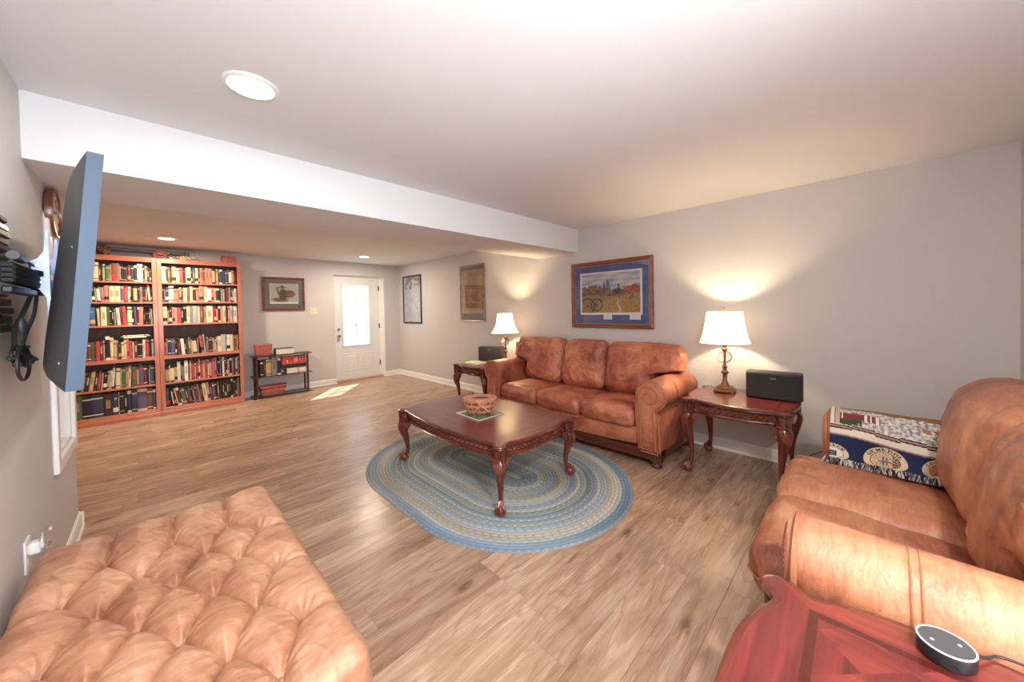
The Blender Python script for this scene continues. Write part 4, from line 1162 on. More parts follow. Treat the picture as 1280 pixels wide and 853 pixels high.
# battlefield print
def scene_print(u, v):
    n = noise.noise(Vector((u*9, v*9, .3))); n2 = noise.noise(Vector((u*40, v*40, 2))); n3 = noise.noise(Vector((u*5, v*14, 7)))
    hor = .58+.05*noise.noise(Vector((u*7, 0, 4)))+(.17 if u < .36 else 0)*(.6+.5*noise.noise(Vector((u*25, 1, 1))))+(.12 if u > .74 else 0)*(.7+.5*noise.noise(Vector((u*18, 3, 1))))+(.06 if .36 < u < .52 else 0)
    sky = mixv(lin(140, 165, 200), lin(215, 210, 200), .55+n3*1.6)
    c = sky
    for px, wd, hh in ((.41, .035, .80), (.475, .045, .86)):
        k = (hh-v)/.26
        if 0 < k and abs(u-px) < wd*min(1, k+.08) and v > .5: c = mixv(lin(75, 95, 135), lin(165, 150, 160), max(0, (k-.55)*2))
    if v < hor:
        c = mixv(lin(70, 48, 42), lin(165, 110, 88), .5+n*1.2+n2*1.6)
        if u < .35 and noise.noise(Vector((u*60, v*14, 8))) > .2: c = lin(60, 65, 80)
        if u > .76: c = mixv(c, lin(190, 75, 60), .5+n)
    fld = .44+.03*sin(u*8)-(.10*(.35-u) if u < .35 else 0)
    if v < fld: c = mixv(lin(140, 112, 62), lin(185, 150, 90), .5+n2*1.3+.6*noise.noise(Vector((u*60, v*16, 5))))
    if u < .42 and v > .30 and v < fld+.02 and n2 > -.1: c = mixv(lin(90, 62, 55), lin(150, 115, 95), .5+n2*2)
    if v < .3 and u < .3: c = mixv(c, lin(110, 85, 55), .5)
    # path
    if abs(u-(.66+.02*sin(v*20))) < .012+.05*max(0, .30-v): 
        if v < .32: c = mixv(c, lin(215, 195, 150), .75)
    # cannon wheel
    for px, py, r in ((.10, .17, .20), (.27, .20, .15)):
        dx, dy = (u-px)*1.5, v-py; d = sqrt(dx*dx+dy*dy)
        if abs(d-r) < .016 or (d < r and abs(sin(atan2(dy, dx)*5)) < .16): c = lin(45, 35, 28)
        if d < .03: c = lin(40, 30, 25)
    # rider
    if abs(u-.655) < .012 and .50 < v < .72: c = lin(40, 38, 42)
    if ((u-.63)/.05)**2+((v-.52)/.05)**2 < 1: c = lin(60, 45, 40)
    if abs(u-.60) < .006 and .40 < v < .5 or abs(u-.66) < .006 and .38 < v < .5: c = lin(60, 45, 40)
    for px, py, h_ in ((.85, .36, .12), (.37, .26, .2), (.34, .46, .10), (.88, .42, .08)):
        if abs(u-px) < .010 and abs(v-py) < h_/2: c = lin(75, 80, 110)
    return c
def patch(u, v):
    k = noise.cell(Vector((u*7.3+.2, v*5.1+.7, 3))); k2 = noise.cell(Vector((u*7.3+.2, v*5.1+.7, 9)))
    return mixv(lin(28, 62, 140), lin(88, 100, 145), .15+.7*abs(k) + .1*noise.noise(Vector((u*30, v*30, 1))) if k2 > -.2 else .2)
def on(t, w, h, cx, cz, y, nu, nv, fn, name='print', **k):
    return colgrid(name, w, h, nu, nv, fn, M['print'], t, T=Matrix.Translation((cx, y, cz)), **k)
t = frame('framed_picture', 'large framed battlefield print with blue mat above the sofa', 'picture', (XR, 2.070, 1.494), -pi/2, 1.025, .780, .042, 'mahog', .035)
bx('fillet', (-.468, -.0100, -.347), (.468, -.0066, .347), M['goldlip'], t)
on(t, .922, .68, 0, 0, -.0102, 60, 50, patch, 'blue_mat')
bx('print_border', (-.392, -.0109, -.268+.03), (.392, -.0105, .232+.03), M['white'], t)
on(t, .735, .455, 0, .015, -.0111, 240, 160, scene_print)
for x0, x1 in ((-.08, .03), (.245, .37)): bx('caption_card', (x0, -.0112, -.292), (x1, -.0107, -.225), M['white'], t)
# far wall sketch of a rider
def figure(u, v):
    n = noise.noise(Vector((u*12, v*12, 1))); n2 = noise.noise(Vector((u*28, v*28, 5)))
    c = mixv(lin(178, 176, 168), lin(196, 192, 180), .5+n)
    body = ((u-.45)/.16)**2+((v-.42)/.30)**2 < 1+n2*.5
    hat = (abs(v-.80-.02*n) < .025 and abs(u-.42) < .14) or (((u-.42)/.07)**2+((v-.84)/.07)**2 < 1)
    head = ((u-.43)/.05)**2+((v-.74)/.07)**2 < 1
    horse = ((u-.68)/.22)**2+((v-.45)/.22)**2 < 1+n2*.6 and v < .72-.2*abs(u-.6)
    arm = abs(u-.24-(.75-v)*.15) < .03 and .45 < v < .82
    base = ((u-.35)/.3)**2+((v-.12)/.12)**2 < 1+n2*.8
    if horse: c = mixv(lin(95, 65, 42), lin(150, 110, 75), .5+n2*1.5)
    if base: c = mixv(lin(70, 55, 38), lin(140, 118, 88), .5+n2*1.6)
    if body or arm: c = mixv(lin(48, 44, 36), lin(120, 92, 62), .45+n2*1.5)
    if head: c = lin(130, 100, 78)
    if hat: c = lin(80, 78, 66)
    return c
t = frame('framed_picture', 'mahogany framed print of a hatted figure beside the light switch', 'picture', (1.583, YF, 1.675), 0, .625, .565, .034, 'mahog', .028)
bx('mat_board', (-.283, -.0104, -.253), (.283, -.0066, .253), plain('grey_mat_board', (.16, .155, .155), .8), t)
bx('print_border', (-.205, -.0109, -.165), (.215, -.0105, .175), M['white'], t)
on(t, .40, .305, .005, .018, -.0111, 130, 100, figure)
bx('name_plate', (.205, -.0111, -.235), (.25, -.0106, -.20), M['black'], t)
# tall poster in black frame (reflecting glass)
def poster(u, v):
    n = fbm((u*6, v*9, 2)); 
    c = mixv(lin(178, 186, 205), lin(205, 208, 215), .5+n)
    if v > .72 and n > .05: c = lin(110, 112, 120)
    if u < .10: c = lin(190, 200, 230)
    return c
t = frame('framed_picture', 'tall black-framed pale blue print on the wall nearest the door', 'picture', (XR, 6.48, 1.575), -pi/2, .70, .965, .028, 'blackf', .025)
on(t, .655, .92, 0, 0, -.0095, 60, 90, poster)
def docu(u, v):
    n = fbm((u*10, v*14, 4)); r = sqrt(((u-.5)/.33)**2+((v-.48)/.46)**2)
    c = mixv(lin(165, 122, 72), lin(196, 150, 96), .5+n)
    if r < 1+n*.6: c = mixv(c, lin(105, 78, 50), .55+noise.noise(Vector((u*50, v*60, 2))))
    return c
def darkmat(u, v): return mixv(lin(62, 50, 44), lin(90, 74, 62), .5+noise.noise(Vector((u*50, v*12, 9))))
t = frame('framed_picture', 'old brown document in a worn silver frame above the far lamp', 'picture', (XR, 4.56, 1.617), -pi/2, .625, .93, .030, 'silverf', .025)
on(t, .57, .875, 0, 0, -.0085, 60, 60, darkmat, 'dark_mat'); on(t, .545, .71, 0, .022, -.0098, 100, 130, docu)

# switch plate, outlet
t = thing('light_switch', 'ivory double light switch plate left of the door', 'light switch', (2.037, YF, 1.373))
bx('cover_plate', (-.062, -.007, -.062), (.062, -.0005, .062), M['ivory'], t, .002)
for x in (-.024, .024): bx('switch_toggle', (x-.006, -.015, -.010), (x+.006, -.006, .012), M['ivory'], t, .002)
t = thing('wall_outlet', 'white wall outlet low on the wall below the television', 'outlet', (XL, 2.285, .44))
bx('cover_plate', (.0005, -.038, -.062), (.007, .038, .062), M['white'], t, .002)
for z in (-.022, .022): bx('socket_face', (.006, -.016, z-.014), (.0085, .016, z+.014), M['ivory'], t, .001)
t = thing('plug_in_night_light', 'clear plastic plug-in night light in the wall outlet', 'night light', (XL+.0088, 2.285, .462))
bx('plug_body', (.0, -.020, -.022), (.030, .020, .022), M['white'], t, .005)
m = MB(); m.box((.030, -.026, -.010), (.056, .026, .060), .008); m.build('clear_shade', M['clear'], t)

# clock
t = thing('wall_clock', 'round wooden wall clock with script lettering, half behind the television', 'clock', (XL+.001, 2.97, 1.889), pi/2)
n = 48
m = MB(); R_ = .124
m.rings([[(r*cos(2*pi*j/n), y, r*sin(2*pi*j/n)) for j in range(n)] for r, y in ((R_*.9, 0), (R_, -.006), (R_, -.026), (R_*.985, -.032), (R_*.93, -.032), (R_*.92, -.024))], True, False); m.build('rim', M['mahog'], t)
def cface(u, v): return mixv(lin(212, 190, 158), lin(228, 208, 178), .5+fbm((u*5, v*5, 1)))
m = MB(); m.rings([[(R_*.92*cos(2*pi*j/n), -.024, R_*.92*sin(2*pi*j/n)) for j in range(n)], [(.001*cos(2*pi*j/n), -.0245, .001*sin(2*pi*j/n)) for j in range(n)]], False, True); m.build('dial', plain('aged_cream_dial', (.66, .52, .36), .6), t)
for k in range(12):
    a = pi/2-k*pi/6; text(['XII', 'I', 'II', 'III', 'IIII', 'V', 'VI', 'VII', 'VIII', 'IX', 'X', 'XI'][k], .022, M['black'], t, (.092*cos(a), -.0252, .092*sin(a)), (pi/2, 0, 0))
m = MB(); m.box((-.003, -.029, -.01), (.003, -.027, .07)); m.box((-.05, -.028, -.003), (.01, -.0265, .003)); m.build('hand', M['black'], t)

# ================================================================== television on its wall arm
def tv():
    t = thing('television', 'large dark flat television on a wall arm, seen from behind its edge', 'television', (-.20, 2.0, 1.16), 0)
    OX, OY, OZ = -.20, 2.0, 1.16; Ht = .625
    def front(s, q):   # screen-side surface at s along, q up
        x = -.081-.240*s+.115*s*s-(1-q)*.052; return (x-OX, 1.45+1.08*s-OY, q*Ht)
    def off(s, q, d):
        sl = Vector((-.240+.230*s, 1.08, 0)).normalized(); nn = Vector((-sl.y, sl.x, 0)); p = Vector(front(s, q)); p += nn*d; return tuple(p)
    e = MB(); n = 30
    prof = [(0, 0), (.002, 0), (.004, 0)]
    rs = []
    for i in range(n+1):
        s = i/n; rs.append([off(s, 0, 0), off(s, 1, 0), off(s, 1, .030), off(s, 0, .030)])
    e.rings(rs); e.build('bezel', M['tvedge'], t, smooth=20)
    sc = MB(); sc.grid(lambda a, b: off(.012+.976*a, .02+.96*b, -.0015), 24, 12); sc.build('screen', M['screen'], t)
    bk = MB()
    def bump_(s, q):
        ex = min(1, min(s, 1-s)/.10); ez = min(1, max(0, (1-q))/.16) ; ez2 = min(1, q/.05)
        return .030+(.004*ex**.5 + .012*(ex*(2-ex))*max(0, min(1, (.78-q)/.6))**.8)*ez**.6*ez2**.5
    bk.grid(lambda a, b: off(.004+.992*a, .006+.988*b, bump_(a, b)), 50, 50); bk.build('back_cover', M['tvback'], t, smooth=60)
    for q in (.60, .115):
        z = front(.03, q); m = MB(); p = Vector(off(.035, q, bump_(.035, q)+.0005))
        m.ball((0, 0, 0), .009, 10, 6, (.15, 1.2, .35)); m.xf(Matrix.Translation(p)); m.build('painted_glint', M['white'], t)  # white ovals stand in for glints on the dark back
    # bracket on the back (moves with the set)
    b = MB(); px = off(.46, .5, .047)
    bxx, byy = px[0], px[1]
    def plate(y, dz0, dz1):
        o = [(.0, .24), (-.012, .235), (-.020, .12), (-.045, .075), (-.075, .055), (-.075, .015), (-.022, .0), (-.022, -.03), (-.075, -.045), (-.075, -.085), (-.04, -.11), (-.015, -.16), (-.010, -.26), (0, -.27)]
        zc = .345
        return [[(bxx+a*.56, y+dy, zc+c*.55) for a, c in o] for dy in (0, .004)]
    for y in (byy-.0, byy+.16):
        b.rings(plate(y, 0, 0))
    b.box((bxx-.042, byy, .352), (bxx-.038, byy+.16, .378)); b.box((bxx-.042, byy, .296), (bxx-.038, byy+.16, .322))
    b.build('mount_bracket', M['steel'], t, smooth=20)
    k = MB()
    for z in (.364, .309):
        k.tube([(bxx-.024, byy-.006, z), (bxx-.024, byy+.002, z)], .006, 12)
    k.build('bolt', M['nickel'], t)
    return t
tv()
def mount():
    t = thing('wall_mount_arm', 'black folding wall mount arm holding the television', 'tv mount', (XL, 1.86, 1.50), 0)
    # wall plate stack of ribbed covers
    for z0, z1, dd in ((.055, .145, .055), (-.195, -.085, .055)):
        m = MB()
        for k in range(4):
            a = z0+(z1-z0)*k/4; m.box((.002, -.18, a+.002), (dd-.004*(k % 2), .075, a+(z1-z0)/4-.002), .003)
        m.build('ribbed_cover', M['brownrib'], t)
    m = MB(); m.box((.002, -.18, .147), (.052, .065, .170), .006); m.box((.002, -.18, .032), (.052, .075, .050), .006); m.box((.002, -.18, -.083), (.050, .062, -.070), .006)
    m.build('cover_cap', M['grey'], t)
    bx('wall_plate', (.0005, -.20, -.20), (.012, .04, .18), M['blackm'], t, .002)
    m = MB()
    # arm: ribbed bar running out to the bracket
    m.box((.080, -.22, -.052), (.107, .125, .004), .004)
    for z in (-.010, -.024, -.038): m.box((.078, -.22, z-.0035), (.109, .118, z+.0035), .002)
    m.build('arm', M['blackm'], t)
    bx('arm_cover', (.082, -.22, -.080), (.104, .06, -.060), M['black'], t, .004)
    m = MB(); m.tube([(.085, -.10, .036), (.085, .0, .033)], .013, 14); m.tube([(.085, .0, .033), (.088, .05, .030), (.10, .10, .018)], .004, 8); m.build('tilt_handle', M['grey'], t)
    m = MB(); m.lathe([(.016, -.075), (.016, .03)], 14, (.108, .120, 0)); m.build('hinge_pin', M['blackm'], t)
mount()
def cables():
    t = thing('cable_bundle', 'tangled black cables hanging behind the television', 'cables', (XL+.060, 1.87, 1.40))
    rnd = random.Random(2)
    def c(pts, r): MB().tube(cat_rom(pts, 8), r, 6).build('cable', M['cable'], t)
    c([(-.02, -.09, .06), (-.022, -.085, .0), (-.012, -.04, -.045), (.002, .0, -.08), (0, .01, -.13), (-.005, .0, -.16)], .0042)
    c([(.03, .10, .05), (.015, .07, -.02), (0, .04, -.08), (.0, .03, -.14), (.02, .05, -.18)], .006)
    c([(.035, .10, .03), (.03, .08, -.04), (.015, .07, -.10), (.01, .06, -.15), (.03, .10, -.19)], .005)
    # loop
    c([(.02+.0*k, -.01+.075*cos(k), -.19+.052*sin(k)) for k in [2*pi*i/10*1.15+.6 for i in range(11)]], .0045)
    c([(.0, .03+.05*cos(k), -.165+.03*sin(k)) for k in [2*pi*i/9+.2 for i in range(9)]], .0035)
    for _ in range(5):
        a = (rnd.uniform(-.01, .03), rnd.uniform(-.02, .08), -.16+rnd.uniform(-.02, .02)); b = (rnd.uniform(.0, .03), rnd.uniform(0, .1), -.19+rnd.uniform(-.03, .02))
        c([a, ((a[0]+b[0])/2+rnd.uniform(-.02, .02), (a[1]+b[1])/2, a[2]-.02), b, (b[0], b[1]+.02, b[2]+.03)], .004)
    m = MB(); m.ball((0, 0, 0), .028, 14, 8, (.35, .8, 1)); m.xf(TR(.012, .045, -.075, rx=.3)); m.build('ferrite_block', M['grey'], t)
    m = MB(); m.box((-.01, -.02, -.178), (.012, .07, -.166), .003); m.box((0, -.02, -.20), (.02, .03, -.184), .003); m.build('connector', M['black'], t)
cables()
tag(MB().box((0, -.01, -.03), (.03, .01, .02), .004).box((.02, -.006, -.06), (.03, .006, -.03), .002).build('wall_bracket', M['grey']), 'small dark metal bracket inside the cased wall recess', 'bracket', loc=(XL-.12, 3.38, 1.70))

# ================================================================== throw on the far loveseat arm
FONT5 = {'A': '010101111101101', 'B': '110101110101110', 'C': '011100100100011', 'D': '110101101101110', 'E': '111100110100111', 'G': '011100101101011', 'I': '111010010010111',
         'L': '100100100100111', 'M': '101111111101101', 'N': '101111111111101', 'O': '010101101101010', 'R': '110101110101101', 'S': '011100010001110', 'T': '111010010010010', 'Y': '101101010010010', ' ': '000000000000000'}
def arc_text(s, dx, dy, r, R0, R1, a_mid, cw):
    """True when (dx,dy) lies on a letter of s running clockwise round the seal"""
    if not (R0 < r < R1): return False
    a = atan2(dy, dx); k = (a_mid-a)/cw + len(s)/2
    if k < 0 or k >= len(s): return False
    i = int(k); f = (k-i)/.82
    if f >= 1: return False
    row = int((R1-r)/(R1-R0)*5); colm = int(f*3)
    return FONT5[s[i]][min(row, 4)*3+min(colm, 2)] == '1'
def throw():
    X0 = 2.67; cu, cz, r = .148, .588, .137
    path = [(-.100, .487), (-.062, .4925), (-.028, .500), (-.006, .520), (.004, .548)]
    path += [(cu+r*cos(a), cz+r*sin(a)) for a in [pi*.98-i*pi*.98/12 for i in range(13)]]
    path += [(cu+r-.004, .54), (cu+r-.02, .46), (cu+r-.03, .37)]
    P = [Vector((X0+u, z, 0)) for u, z in path]; C_ = cat_rom(P, 6); cum = [0]
    for i in range(1, len(C_)): cum.append(cum[-1]+(C_[i]-C_[i-1]).length)
    T_ = cum[-1]
    def ps(s):
        s = max(0, min(T_-1e-6, s)); i = 1
        while cum[i] < s: i += 1
        k = (s-cum[i-1])/(cum[i]-cum[i-1]+1e-9); q = C_[i-1].lerp(C_[i], k); tn = (C_[min(i, len(C_)-1)]-C_[i-1]).normalized(); return q, Vector((-tn.y, tn.x, 0))
    y0, y1 = .135, -.345
    nav, whi, tan_, dk, gr = lin(24, 36, 74), lin(222, 214, 200), lin(165, 125, 110), lin(22, 24, 48), lin(124, 128, 142)
    def col(s, v):  # s along path in metres, v in metres from the near (image left) edge
        w1 = .015*sin(v*9+1.2)-.010*(v/.48)
        nz = noise.noise(Vector((s*160, v*160, 1)))
        a0 = .178+w1
        if s < a0:
            c = nav
            for sv, ss, R_, txt in ((.012, .080, .062, 'INTERN'), (.215, .092, .074, 'GENERAL'), (.415, .088, .068, 'SOCIETY')):
                dx, dy = (v-sv)/1.08, s-ss; d = sqrt(dx*dx+dy*dy)
                if d < R_:
                    c = lin(214, 198, 165)
                    if arc_text(txt, dx, dy, d, R_*.74, R_*.94, pi/2, .34): c = lin(60, 52, 50)
                    if d < R_*.70: c = lin(95, 75, 62)
                    if d < R_*.66:
                        c = lin(200, 175, 145)
                        if sv < .1:
                            c = whi
                            if abs(dx) < .016 and abs(dy) < .022 and not (abs(abs(dy)-.008) < .002 and abs(dx) < .010): c = nav
                        elif sv < .3:
                            if abs(dx) < .020 and dy > -.024-.0*dx and dy < .02: c = lin(205, 165, 140)
                            if abs(abs(dx)-.006-.0) < .003 and abs(dy) < .024 or abs(dy+.001) < .004 and abs(dx) < .022: c = lin(90, 95, 110)
                            if nz > .25: c = mixv(c, lin(110, 70, 60), .7)
                            if dx > .024 and nz > -.2: c = lin(115, 72, 58)
                        else:
                            c = lin(185, 110, 75)
                            if abs(dx-.012) < .010 and abs(dy-.004) < .014: c = nav
                            if noise.noise(Vector((s*90, v*90, 5))) > .25: c = lin(120, 62, 45)
                            if dy < -.022: c = whi
            return c
        if s < a0+.008: return tan_
        if s < a0+.036: return whi
        st = .030+.008*(1 if int(v/.09) % 2 else 0)
        b0 = a0+st+.006
        if s < b0+.022:
            k = (s-b0)/.022
            if k < 0: return whi
            return dk if (k < .3 or k > .72) else tan_
        if s < b0+.026: return whi
        q = s-b0
        if v < .018: return whi if v > .002 else tan_
        if v < .040: return lin(190, 165, 140) if (v > .020) else dk
        if v < .13 and q < .060 and noise.noise(Vector((s*30, v*30, 4))) > -.45 and q > .022: return lin(45, 62, 42) if nz > 0 else lin(60, 80, 52)
        if v < .20 and .060 <= q < .105:
            if abs(v-.145) < .006 or abs(v-.165) < .003 or abs(v-.19) < .006 or abs(v-.05) < .003: return whi
            return lin(120, 48, 45) if int(s*200) % 4 else lin(98, 70, 55)
        if v > .34 and .075 < q < .10 and noise.noise(Vector((s*20, v*40, 7))) > -.3: return lin(150, 115, 75)
        if q > .15: return mixv(lin(110, 60, 45), lin(150, 120, 80), .5+nz)
        return mixv(gr, whi, .5+1.4*noise.noise(Vector((s*70, v*70, 3)))+.7*nz)
    m = MB(); NU, NV = 300, 340
    pts = [ps(T_*i/(NU-1)) for i in range(NU)]
    def fn(i, j):
        s = T_*i/(NU-1); v = .48*j/(NV-1); q, nn = pts[i]
        y = y0+(y1-y0)*j/(NV-1)
        rp_ = .0028*noise.noise(Vector((s*14, v*10, 2)))+.002*sin(v*26+s*8)
        q2 = q-nn*(-.0045-rp_-(.004 if v > .43 else 0))
        sag = max(0, v-.40)*(1-min(1, s/.2))*.35
        return (q2.x - sag*.3, y, q2.y)
    m.v = [fn(i, j) for i in range(NU) for j in range(NV)]
    m.f = [(i*NV+j, i*NV+j+1, (i+1)*NV+j+1, (i+1)*NV+j) for i in range(NU-1) for j in range(NV-1)]; m.mi = [0]*len(m.f)
    m.c = [col(T_*i/(NU-1), .48*j/(NV-1)) for i in range(NU) for j in range(NV)]
    r_ = m.build('throw_blanket', M['weave'], smooth=80)
    sd = r_.modifiers.new('thickness', 'SOLIDIFY'); sd.thickness = .005; sd.offset = -1
    tag(r_, 'navy woven throw with round seals and fringe over the loveseat arm', 'throw')
    # fringe
    rnd = random.Random(8)
    for nm, cc in (('fringe', (30, 28, 40)), ('fringe', (205, 198, 190)), ('fringe', (105, 100, 110))):
        f = MB()
        for k in range(210):
            y = y0+.008+(y1-y0-.01)*rnd.random(); L_ = .028+.022*rnd.random(); dy = rnd.uniform(-.022, .022); up_ = rnd.uniform(.002, .016)
            f.tube([(X0-.096, y, .494), (X0-.106, y+dy*.4, .497+up_), (X0-.100-L_*.7, y+dy*.8, .4925+up_*.6), (X0-.10-L_, y+dy, .4905)], [.0022, .0026, .0022, .0012], 4)
        f.c = [lin(*cc)]*len(f.v); f.build(nm, M['weave'], r_, kind='stuff')
throw()

# ================================================================== coffee table items
m = MB(); zt = .4775
t = thing('magazine', 'green-covered magazine lying under the basket on the coffee table', 'magazine', (1.897, 2.275, zt), radians(-2))
def mag(u, v):
    n = noise.noise(Vector((u*7, v*7, 3)))
    c = mixv(lin(70, 95, 50), lin(120, 145, 80), .5+n)
    if u > .5: c = mixv(lin(40, 40, 36), lin(110, 110, 95), .5+n*1.5)
    if v > .82: c = lin(205, 205, 198)
    return c
bx('pages', (-.128, -.150, .0005), (.128, .150, .0085), M['paper'], t)
colgrid('front_cover', .262, .306, 40, 50, mag, M['print'], t, T=Matrix.Translation((0, 0, .0092)) @ Matrix.Rotation(-pi/2, 4, 'X') @ Matrix.Rotation(0, 4, 'Z'))
bx('spine', (-.131, -.153, .0), (-.127, .153, .0090), M['white'], t)
def sup(a, b, e, n=40): return [(math.copysign(abs(cos(t))**e, cos(t))*a, math.copysign(abs(sin(t))**e, sin(t))*b) for t in [2*pi*i/n for i in range(n)]]
def wbasket():
    t = thing('wicker_basket', 'small woven splint basket with a swing handle on the coffee table', 'basket', (1.895, 2.27, zt+.0104), radians(-47))
    lv = [(0.0, .66), (.015, .80), (.036, .88), (.060, .95), (.084, 1.0), (.106, 1.05)]
    A, B = .125, .094
    def rg(z0, z1, k0, k1, th, mat, nm):
        m = MB(); o0, o1 = sup(A*k0, B*k0, .85), sup(A*k1, B*k1, .85); i0, i1 = sup(A*k0-th, B*k0-th, .85), sup(A*k1-th, B*k1-th, .85)
        def wav(P, s): return [(x*(1+s*.012*(1 if j % 2 else -1)), y*(1+s*.012*(1 if j % 2 else -1))) for j, (x, y) in enumerate(P)]
        s = 1 if nm == 'splint' else 0
        m.rings([[(x, y, z0) for x, y in wav(i0, s)], [(x, y, z0) for x, y in wav(o0, s)], [(x, y, z1) for x, y in wav(o1, s)], [(x, y, z1) for x, y in wav(i1, s)]], False, False)
        m.build(nm, M[mat], t, smooth=40)
    for i in range(5):
        (z0, k0), (z1, k1) = lv[i], lv[i+1]; rg(z0+.001, z1-.002, k0, k1, .003, 'wicker' if i % 2 == 1 else 'wickerd', 'splint')
    rg(.102, .126, 1.06, 1.09, .007, 'wicker', 'rim')
    m = MB(); m.prism(sup(A*.80, B*.80, .85), .0, .004); m.build('base', M['wickerd'], t)
    for j in range(16):
        a = 2*pi*j/16; x, y = A*cos(a), B*sin(a); ca = abs(cos(a))**.85*math.copysign(1, cos(a)); sa = abs(sin(a))**.85*math.copysign(1, sin(a))
        MB().tube([(A*k*ca*1.012, B*k*sa*1.012, z) for z, k in lv], .0042, 5).build('upright', M['wicker'], t)
    # broad flat rim round a long opening, darker inside
    m = MB(); o1, o2 = sup(A*1.14, B*1.16, .95, 60), sup(A*.62, B*.42, 1.0, 60)
    m.rings([[(x, y, .122) for x, y in o2], [(x, y, .122) for x, y in o1], [(x, y, .129) for x, y in o1], [(x, y, .129) for x, y in o2], [(x, y, .122) for x, y in o2]], False, False)
    m.build('lid', M['wicker'], t, smooth=20)
    for s in (-1, 1):
        m = MB(); pts = [(x+s*.02, -B*1.2*cos(an)*1.0, 0) for an, x in [(pi*k/16, 0) for k in range(17)]]
        pts = [(A*.55*s+.075*s*sin(pi*k/16)*.2, -B*(1.17-.10*k/16*0)-.004, .132-.115*k/16) if False else (A*(.62-.95*k/16)*s if s > 0 else A*(-.15+.80*k/16), -B*(1.20-.32*(k/16)**1.5)-.006, .130-.100*(k/16)) for k in range(17)]
        m.tube(pts, .0065, 6); m.build('handle', M['wicker'], t)
wbasket()
# magazines on the far end table
for k, (dx, dy, rz, cc, lb) in enumerate(((0, 0, -.10, (150, 160, 150), 'lower magazine of the pair on the far end table'), (.008, -.008, .06, (205, 205, 190), 'upper magazine of the pair on the far end table, pale cover'))):
    t = thing('magazine', lb, 'magazine', (3.09+dx, 3.80+dy, .6008+k*.0125), rz, 'magazines on the far end table')
    bx('pages', (-.105, -.14, 0), (.105, .14, .0105), M['paper'], t)
    colgrid('front_cover', .214, .284, 24, 30, lambda u, v, c=cc: mixv(lin(*c), lin(95, 105, 85), .35+noise.noise(Vector((u*5, v*5, 1)))) if .12 < v < .8 else lin(*c), M['print'], t, T=Matrix.Translation((0, 0, .0112)) @ Matrix.Rotation(-pi/2, 4, 'X'))

# ================================================================== small shelf unit by the far wall
def small_shelf():
    t = thing('shelf_unit', 'low dark three-tier shelf under the framed print', 'shelf', (1.487, 6.88, 0))
    for z in (.030, .345, .672):
        m = MB(); m.box((-.422, -.125, z-.014), (.422, .115, z), .004); m.build('shelf_board', M['espresso'], t)
    for z0, z1 in ((0.0, .016), (.030, .331), (.345, .658)):
        for x in (-.36, .36):
            for y in (-.09, .085):
                m = MB(); r = .0165 if z0 > 0 else .02; m.lathe([(r, z0), (r, z1)], 14, (x, y, 0)); m.build('post', M['espresso'], t)
small_shelf()
def sbook(x0, x1, z0, z1, col, label, title=None, y=6.79, d=.16):
    mb = book_mesh(x1-x0, z1-z0, d, col, random.Random(int(x0*999))); o = finish_book(mb, 'book'); o.location = ((x0+x1)/2, y, z0+.0004); o['label'] = label; o['category'] = 'book'; o['group'] = 'things on the low dark shelf'; return o
sbook(1.172, 1.212, .345, .605, 'k', 'black book with white spine lettering, first from left on low shelf')
sbook(1.213, 1.246, .345, .600, 'd', 'dark brown book, second from left on low shelf')
sbook(1.248, 1.318, .345, .612, 'o', 'thick yellow and brown pictorial book on low shelf')
sbook(1.325, 1.398, .345, .640, 'y', 'plain grey slipcased book standing on low shelf')
sbook(1.405, 1.452, .345, .615, 'k', 'black book with red foot, right of the grey one, low shelf')
def flat(x0, x1, y0, y1, z0, z1, cover, label, edge=None, cat='book', grp='things on the low dark shelf', tilt=0):
    t = thing('book' if cat == 'book' else cat, label, cat, ((x0+x1)/2, (y0+y1)/2, z0), tilt, grp); w, d, h = (x1-x0)/2, (y1-y0)/2, z1-z0
    m = MB(); m.box((-w, -d, 0), (w, d, .004)); m.box((-w, -d, h-.004), (w, d, h)); 
    if edge != 'front': m.box((-w, -d, .004), (w, -d+.004, h-.004))
    else: m.box((-w, -d, .004), (-w+.004, d, h-.004))
    m.build('cover', cover, t, smooth=0); bx('pages', (-w+.005, -d+.005, .004), (w-.005, d-.004, h-.004), M['paper'], t)
    return t
red = plain('red_book_cloth', (.66, .06, .06), .45); blk = plain('black_book_cloth', (.02, .018, .02), .45)
t = flat(1.475, 1.826, 6.80, 6.96, .498, .625, red, 'large red boxed book set lying above the black books on low shelf')
for x, s, w_ in ((-.11, .05, .018), (.0, .09, .016), (.03, .09, .012)): bx('title_mark', (x, -.0812, .03), (x+w_, -.0801, .03+s*.8), M['ivory'], t)
for k in range(5): m = MB(); m.ball((.085+.02*k, -.0805, .07+.008*(k % 2)), .013, 8, 5, (1, .08, .9)); m.build('picture_mark', M['black' if k % 2 else 'paper'], t)
flat(1.472, 1.828, 6.80, 6.96, .435, .4975, blk, 'thick black book lying under the red set on low shelf')
flat(1.535, 1.700, 6.79, 6.95, .3455, .4345, plain('sage_cloth', (.42, .46, .40), .6), 'grey-green book lying at left under the black book, low shelf', 'front')
flat(1.703, 1.828, 6.79, 6.95, .3455, .4345, plain('tan_cloth', (.62, .34, .16), .6), 'orange-tan book lying at right under the black book, low shelf', 'front')
flat(1.385, 1.650, 6.775, 6.93, .673, .772, blk, 'thick black bible-like book with white pages on top of the low shelf', 'front')
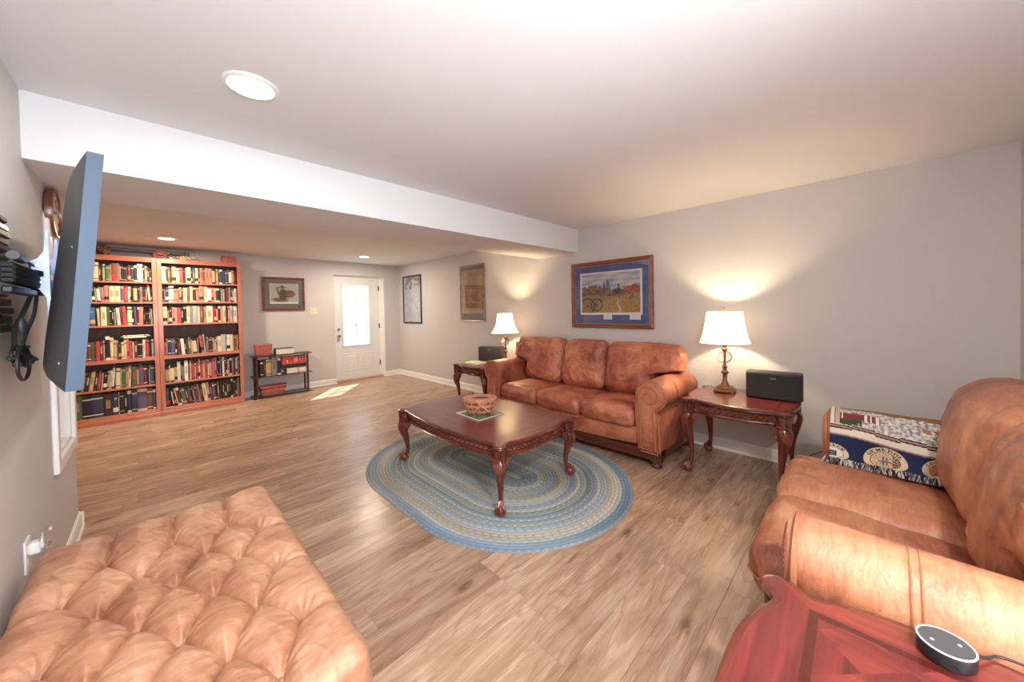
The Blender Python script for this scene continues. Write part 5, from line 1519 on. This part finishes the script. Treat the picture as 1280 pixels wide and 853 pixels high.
def rbasket(name, label, loc, a, b, h, rows, k1, mat, rz=0, handle=True, e=.35):
    t = thing(name, label, 'basket', loc, rz, 'rose wicker baskets on the low shelf')
    m = MB(); m.prism(sup(a*.92, b*.92, e), 0, .006); m.build('base', M[mat], t)
    for i in range(rows):
        z = .008+h*i/rows; k = .93+(k1-.93)*i/rows; r = h/rows*.52
        P = sup(a*k, b*k, e, 44); MB().tube([(x*(1+.012*(1 if (j+i) % 2 else -1)), y*(1+.012*(1 if (j+i) % 2 else -1)), z+r) for j, (x, y) in enumerate(P)], r, 5, True).build('weaver', M[mat], t)
    MB().tube([(x, y, h+.008) for x, y in sup(a*k1, b*k1, e, 44)], .008, 6, True).build('rim', M[mat], t)
    if handle: MB().tube([(-a*1.02, b*.75*cos(q), h*.95-h*.55*sin(q)) for q in [pi*i/12 for i in range(13)]], .006, 6).build('handle', M[mat], t)
    return t
rbasket('wicker_basket', 'rose wicker basket of pencils on top of the low shelf', (1.235, 6.865, .673), .098, .080, .165, 9, 1.12, 'rose')
for k, (dx, dy, tl, c) in enumerate(((-.03, -.02, -.2, 'ivory'), (.0, .0, .08, 'espresso'), (.02, -.03, .25, 'straw'), (-.01, .03, -.1, 'ivory'), (.05, .0, .35, 'wicker'))):
    m = MB(); m.lathe([(.0035, 0), (.0035, .17), (.0005, .185)], 6); m.xf(TR(dx, dy, .012, 0, tl, 0)); o = m.build('pencil', M[c]); tag(o, ['ivory pencil leaning left in the rose wicker basket', 'dark pencil upright in the rose wicker basket', 'brown pencil leaning right in the rose wicker basket', 'ivory pencil at the back of the rose wicker basket', 'orange pencil leaning farthest right in the rose wicker basket'][k], 'pencil', 'pencils in the rose basket', (1.235, 6.865, .673))
rbasket('wicker_basket', 'lower of the two flat rose wicker trays on the bottom shelf', (1.345, 6.865, .0305), .160, .095, .075, 5, 1.05, 'rose', 0, False, .3)
rbasket('wicker_basket', 'upper flat rose wicker tray tilted in the lower one on the bottom shelf', (1.350, 6.865, .119), .175, .095, .045, 3, 1.06, 'rose', 0, False, .3)

# ================================================================== on top of the bookcases
def bunch(label, loc, r, mat, n, seed, sc=(1, .8, .8)):
    rnd = random.Random(seed); t = thing('dried_flowers', label, 'dried flowers', loc); m = MB()
    for _ in range(n):
        p = Vector((rnd.gauss(0, 1), rnd.gauss(0, 1), rnd.gauss(0, 1))).normalized()*r*rnd.uniform(.4, 1)
        m.ball((p.x*sc[0], p.y*sc[1], r*sc[2]+p.z*sc[2]*.95), r*rnd.uniform(.14, .26), 6, 4, (1, .6, .8))
    m.build('petals', M[mat], t, smooth=0, kind='stuff')
    s = MB()
    for k in range(7):
        a = k*.9; s.tube([(0, 0, .004), (r*.5*cos(a)*sc[0], r*.4*sin(a), r*sc[2]*.7), (r*1.1*cos(a)*sc[0], r*.8*sin(a), r*sc[2]*(1+.3*sin(k*2)))], .0025, 4)
    s.build('stems', M['straw'], t, kind='stuff')
TB = 2.1255
bunch('dark brown dried bunch on top of the left bookcase, beside the television edge', (-.43, 6.86, TB), .085, 'straw', 90, 1)
bunch('pink dried flowers where the two bookcases meet, on top', (.095, 6.86, TB), .085, 'petal', 110, 2)
bunch('cream and tan dried flowers on top of the right bookcase', (.36, 6.86, TB), .060, 'petalc', 90, 3, (2.0, .8, .55))
t = thing('keepsake_box', 'small rose-coloured lidded box on top of the right bookcase', 'box', (.83, 6.87, TB), .06)
bx('box_base', (-.082, -.055, 0), (.082, .055, .070), M['rose'], t, .004); bx('lid', (-.086, -.059, .0702), (.086, .059, .098), M['rose'], t, .006)
print('OBJ', len(bpy.data.objects))
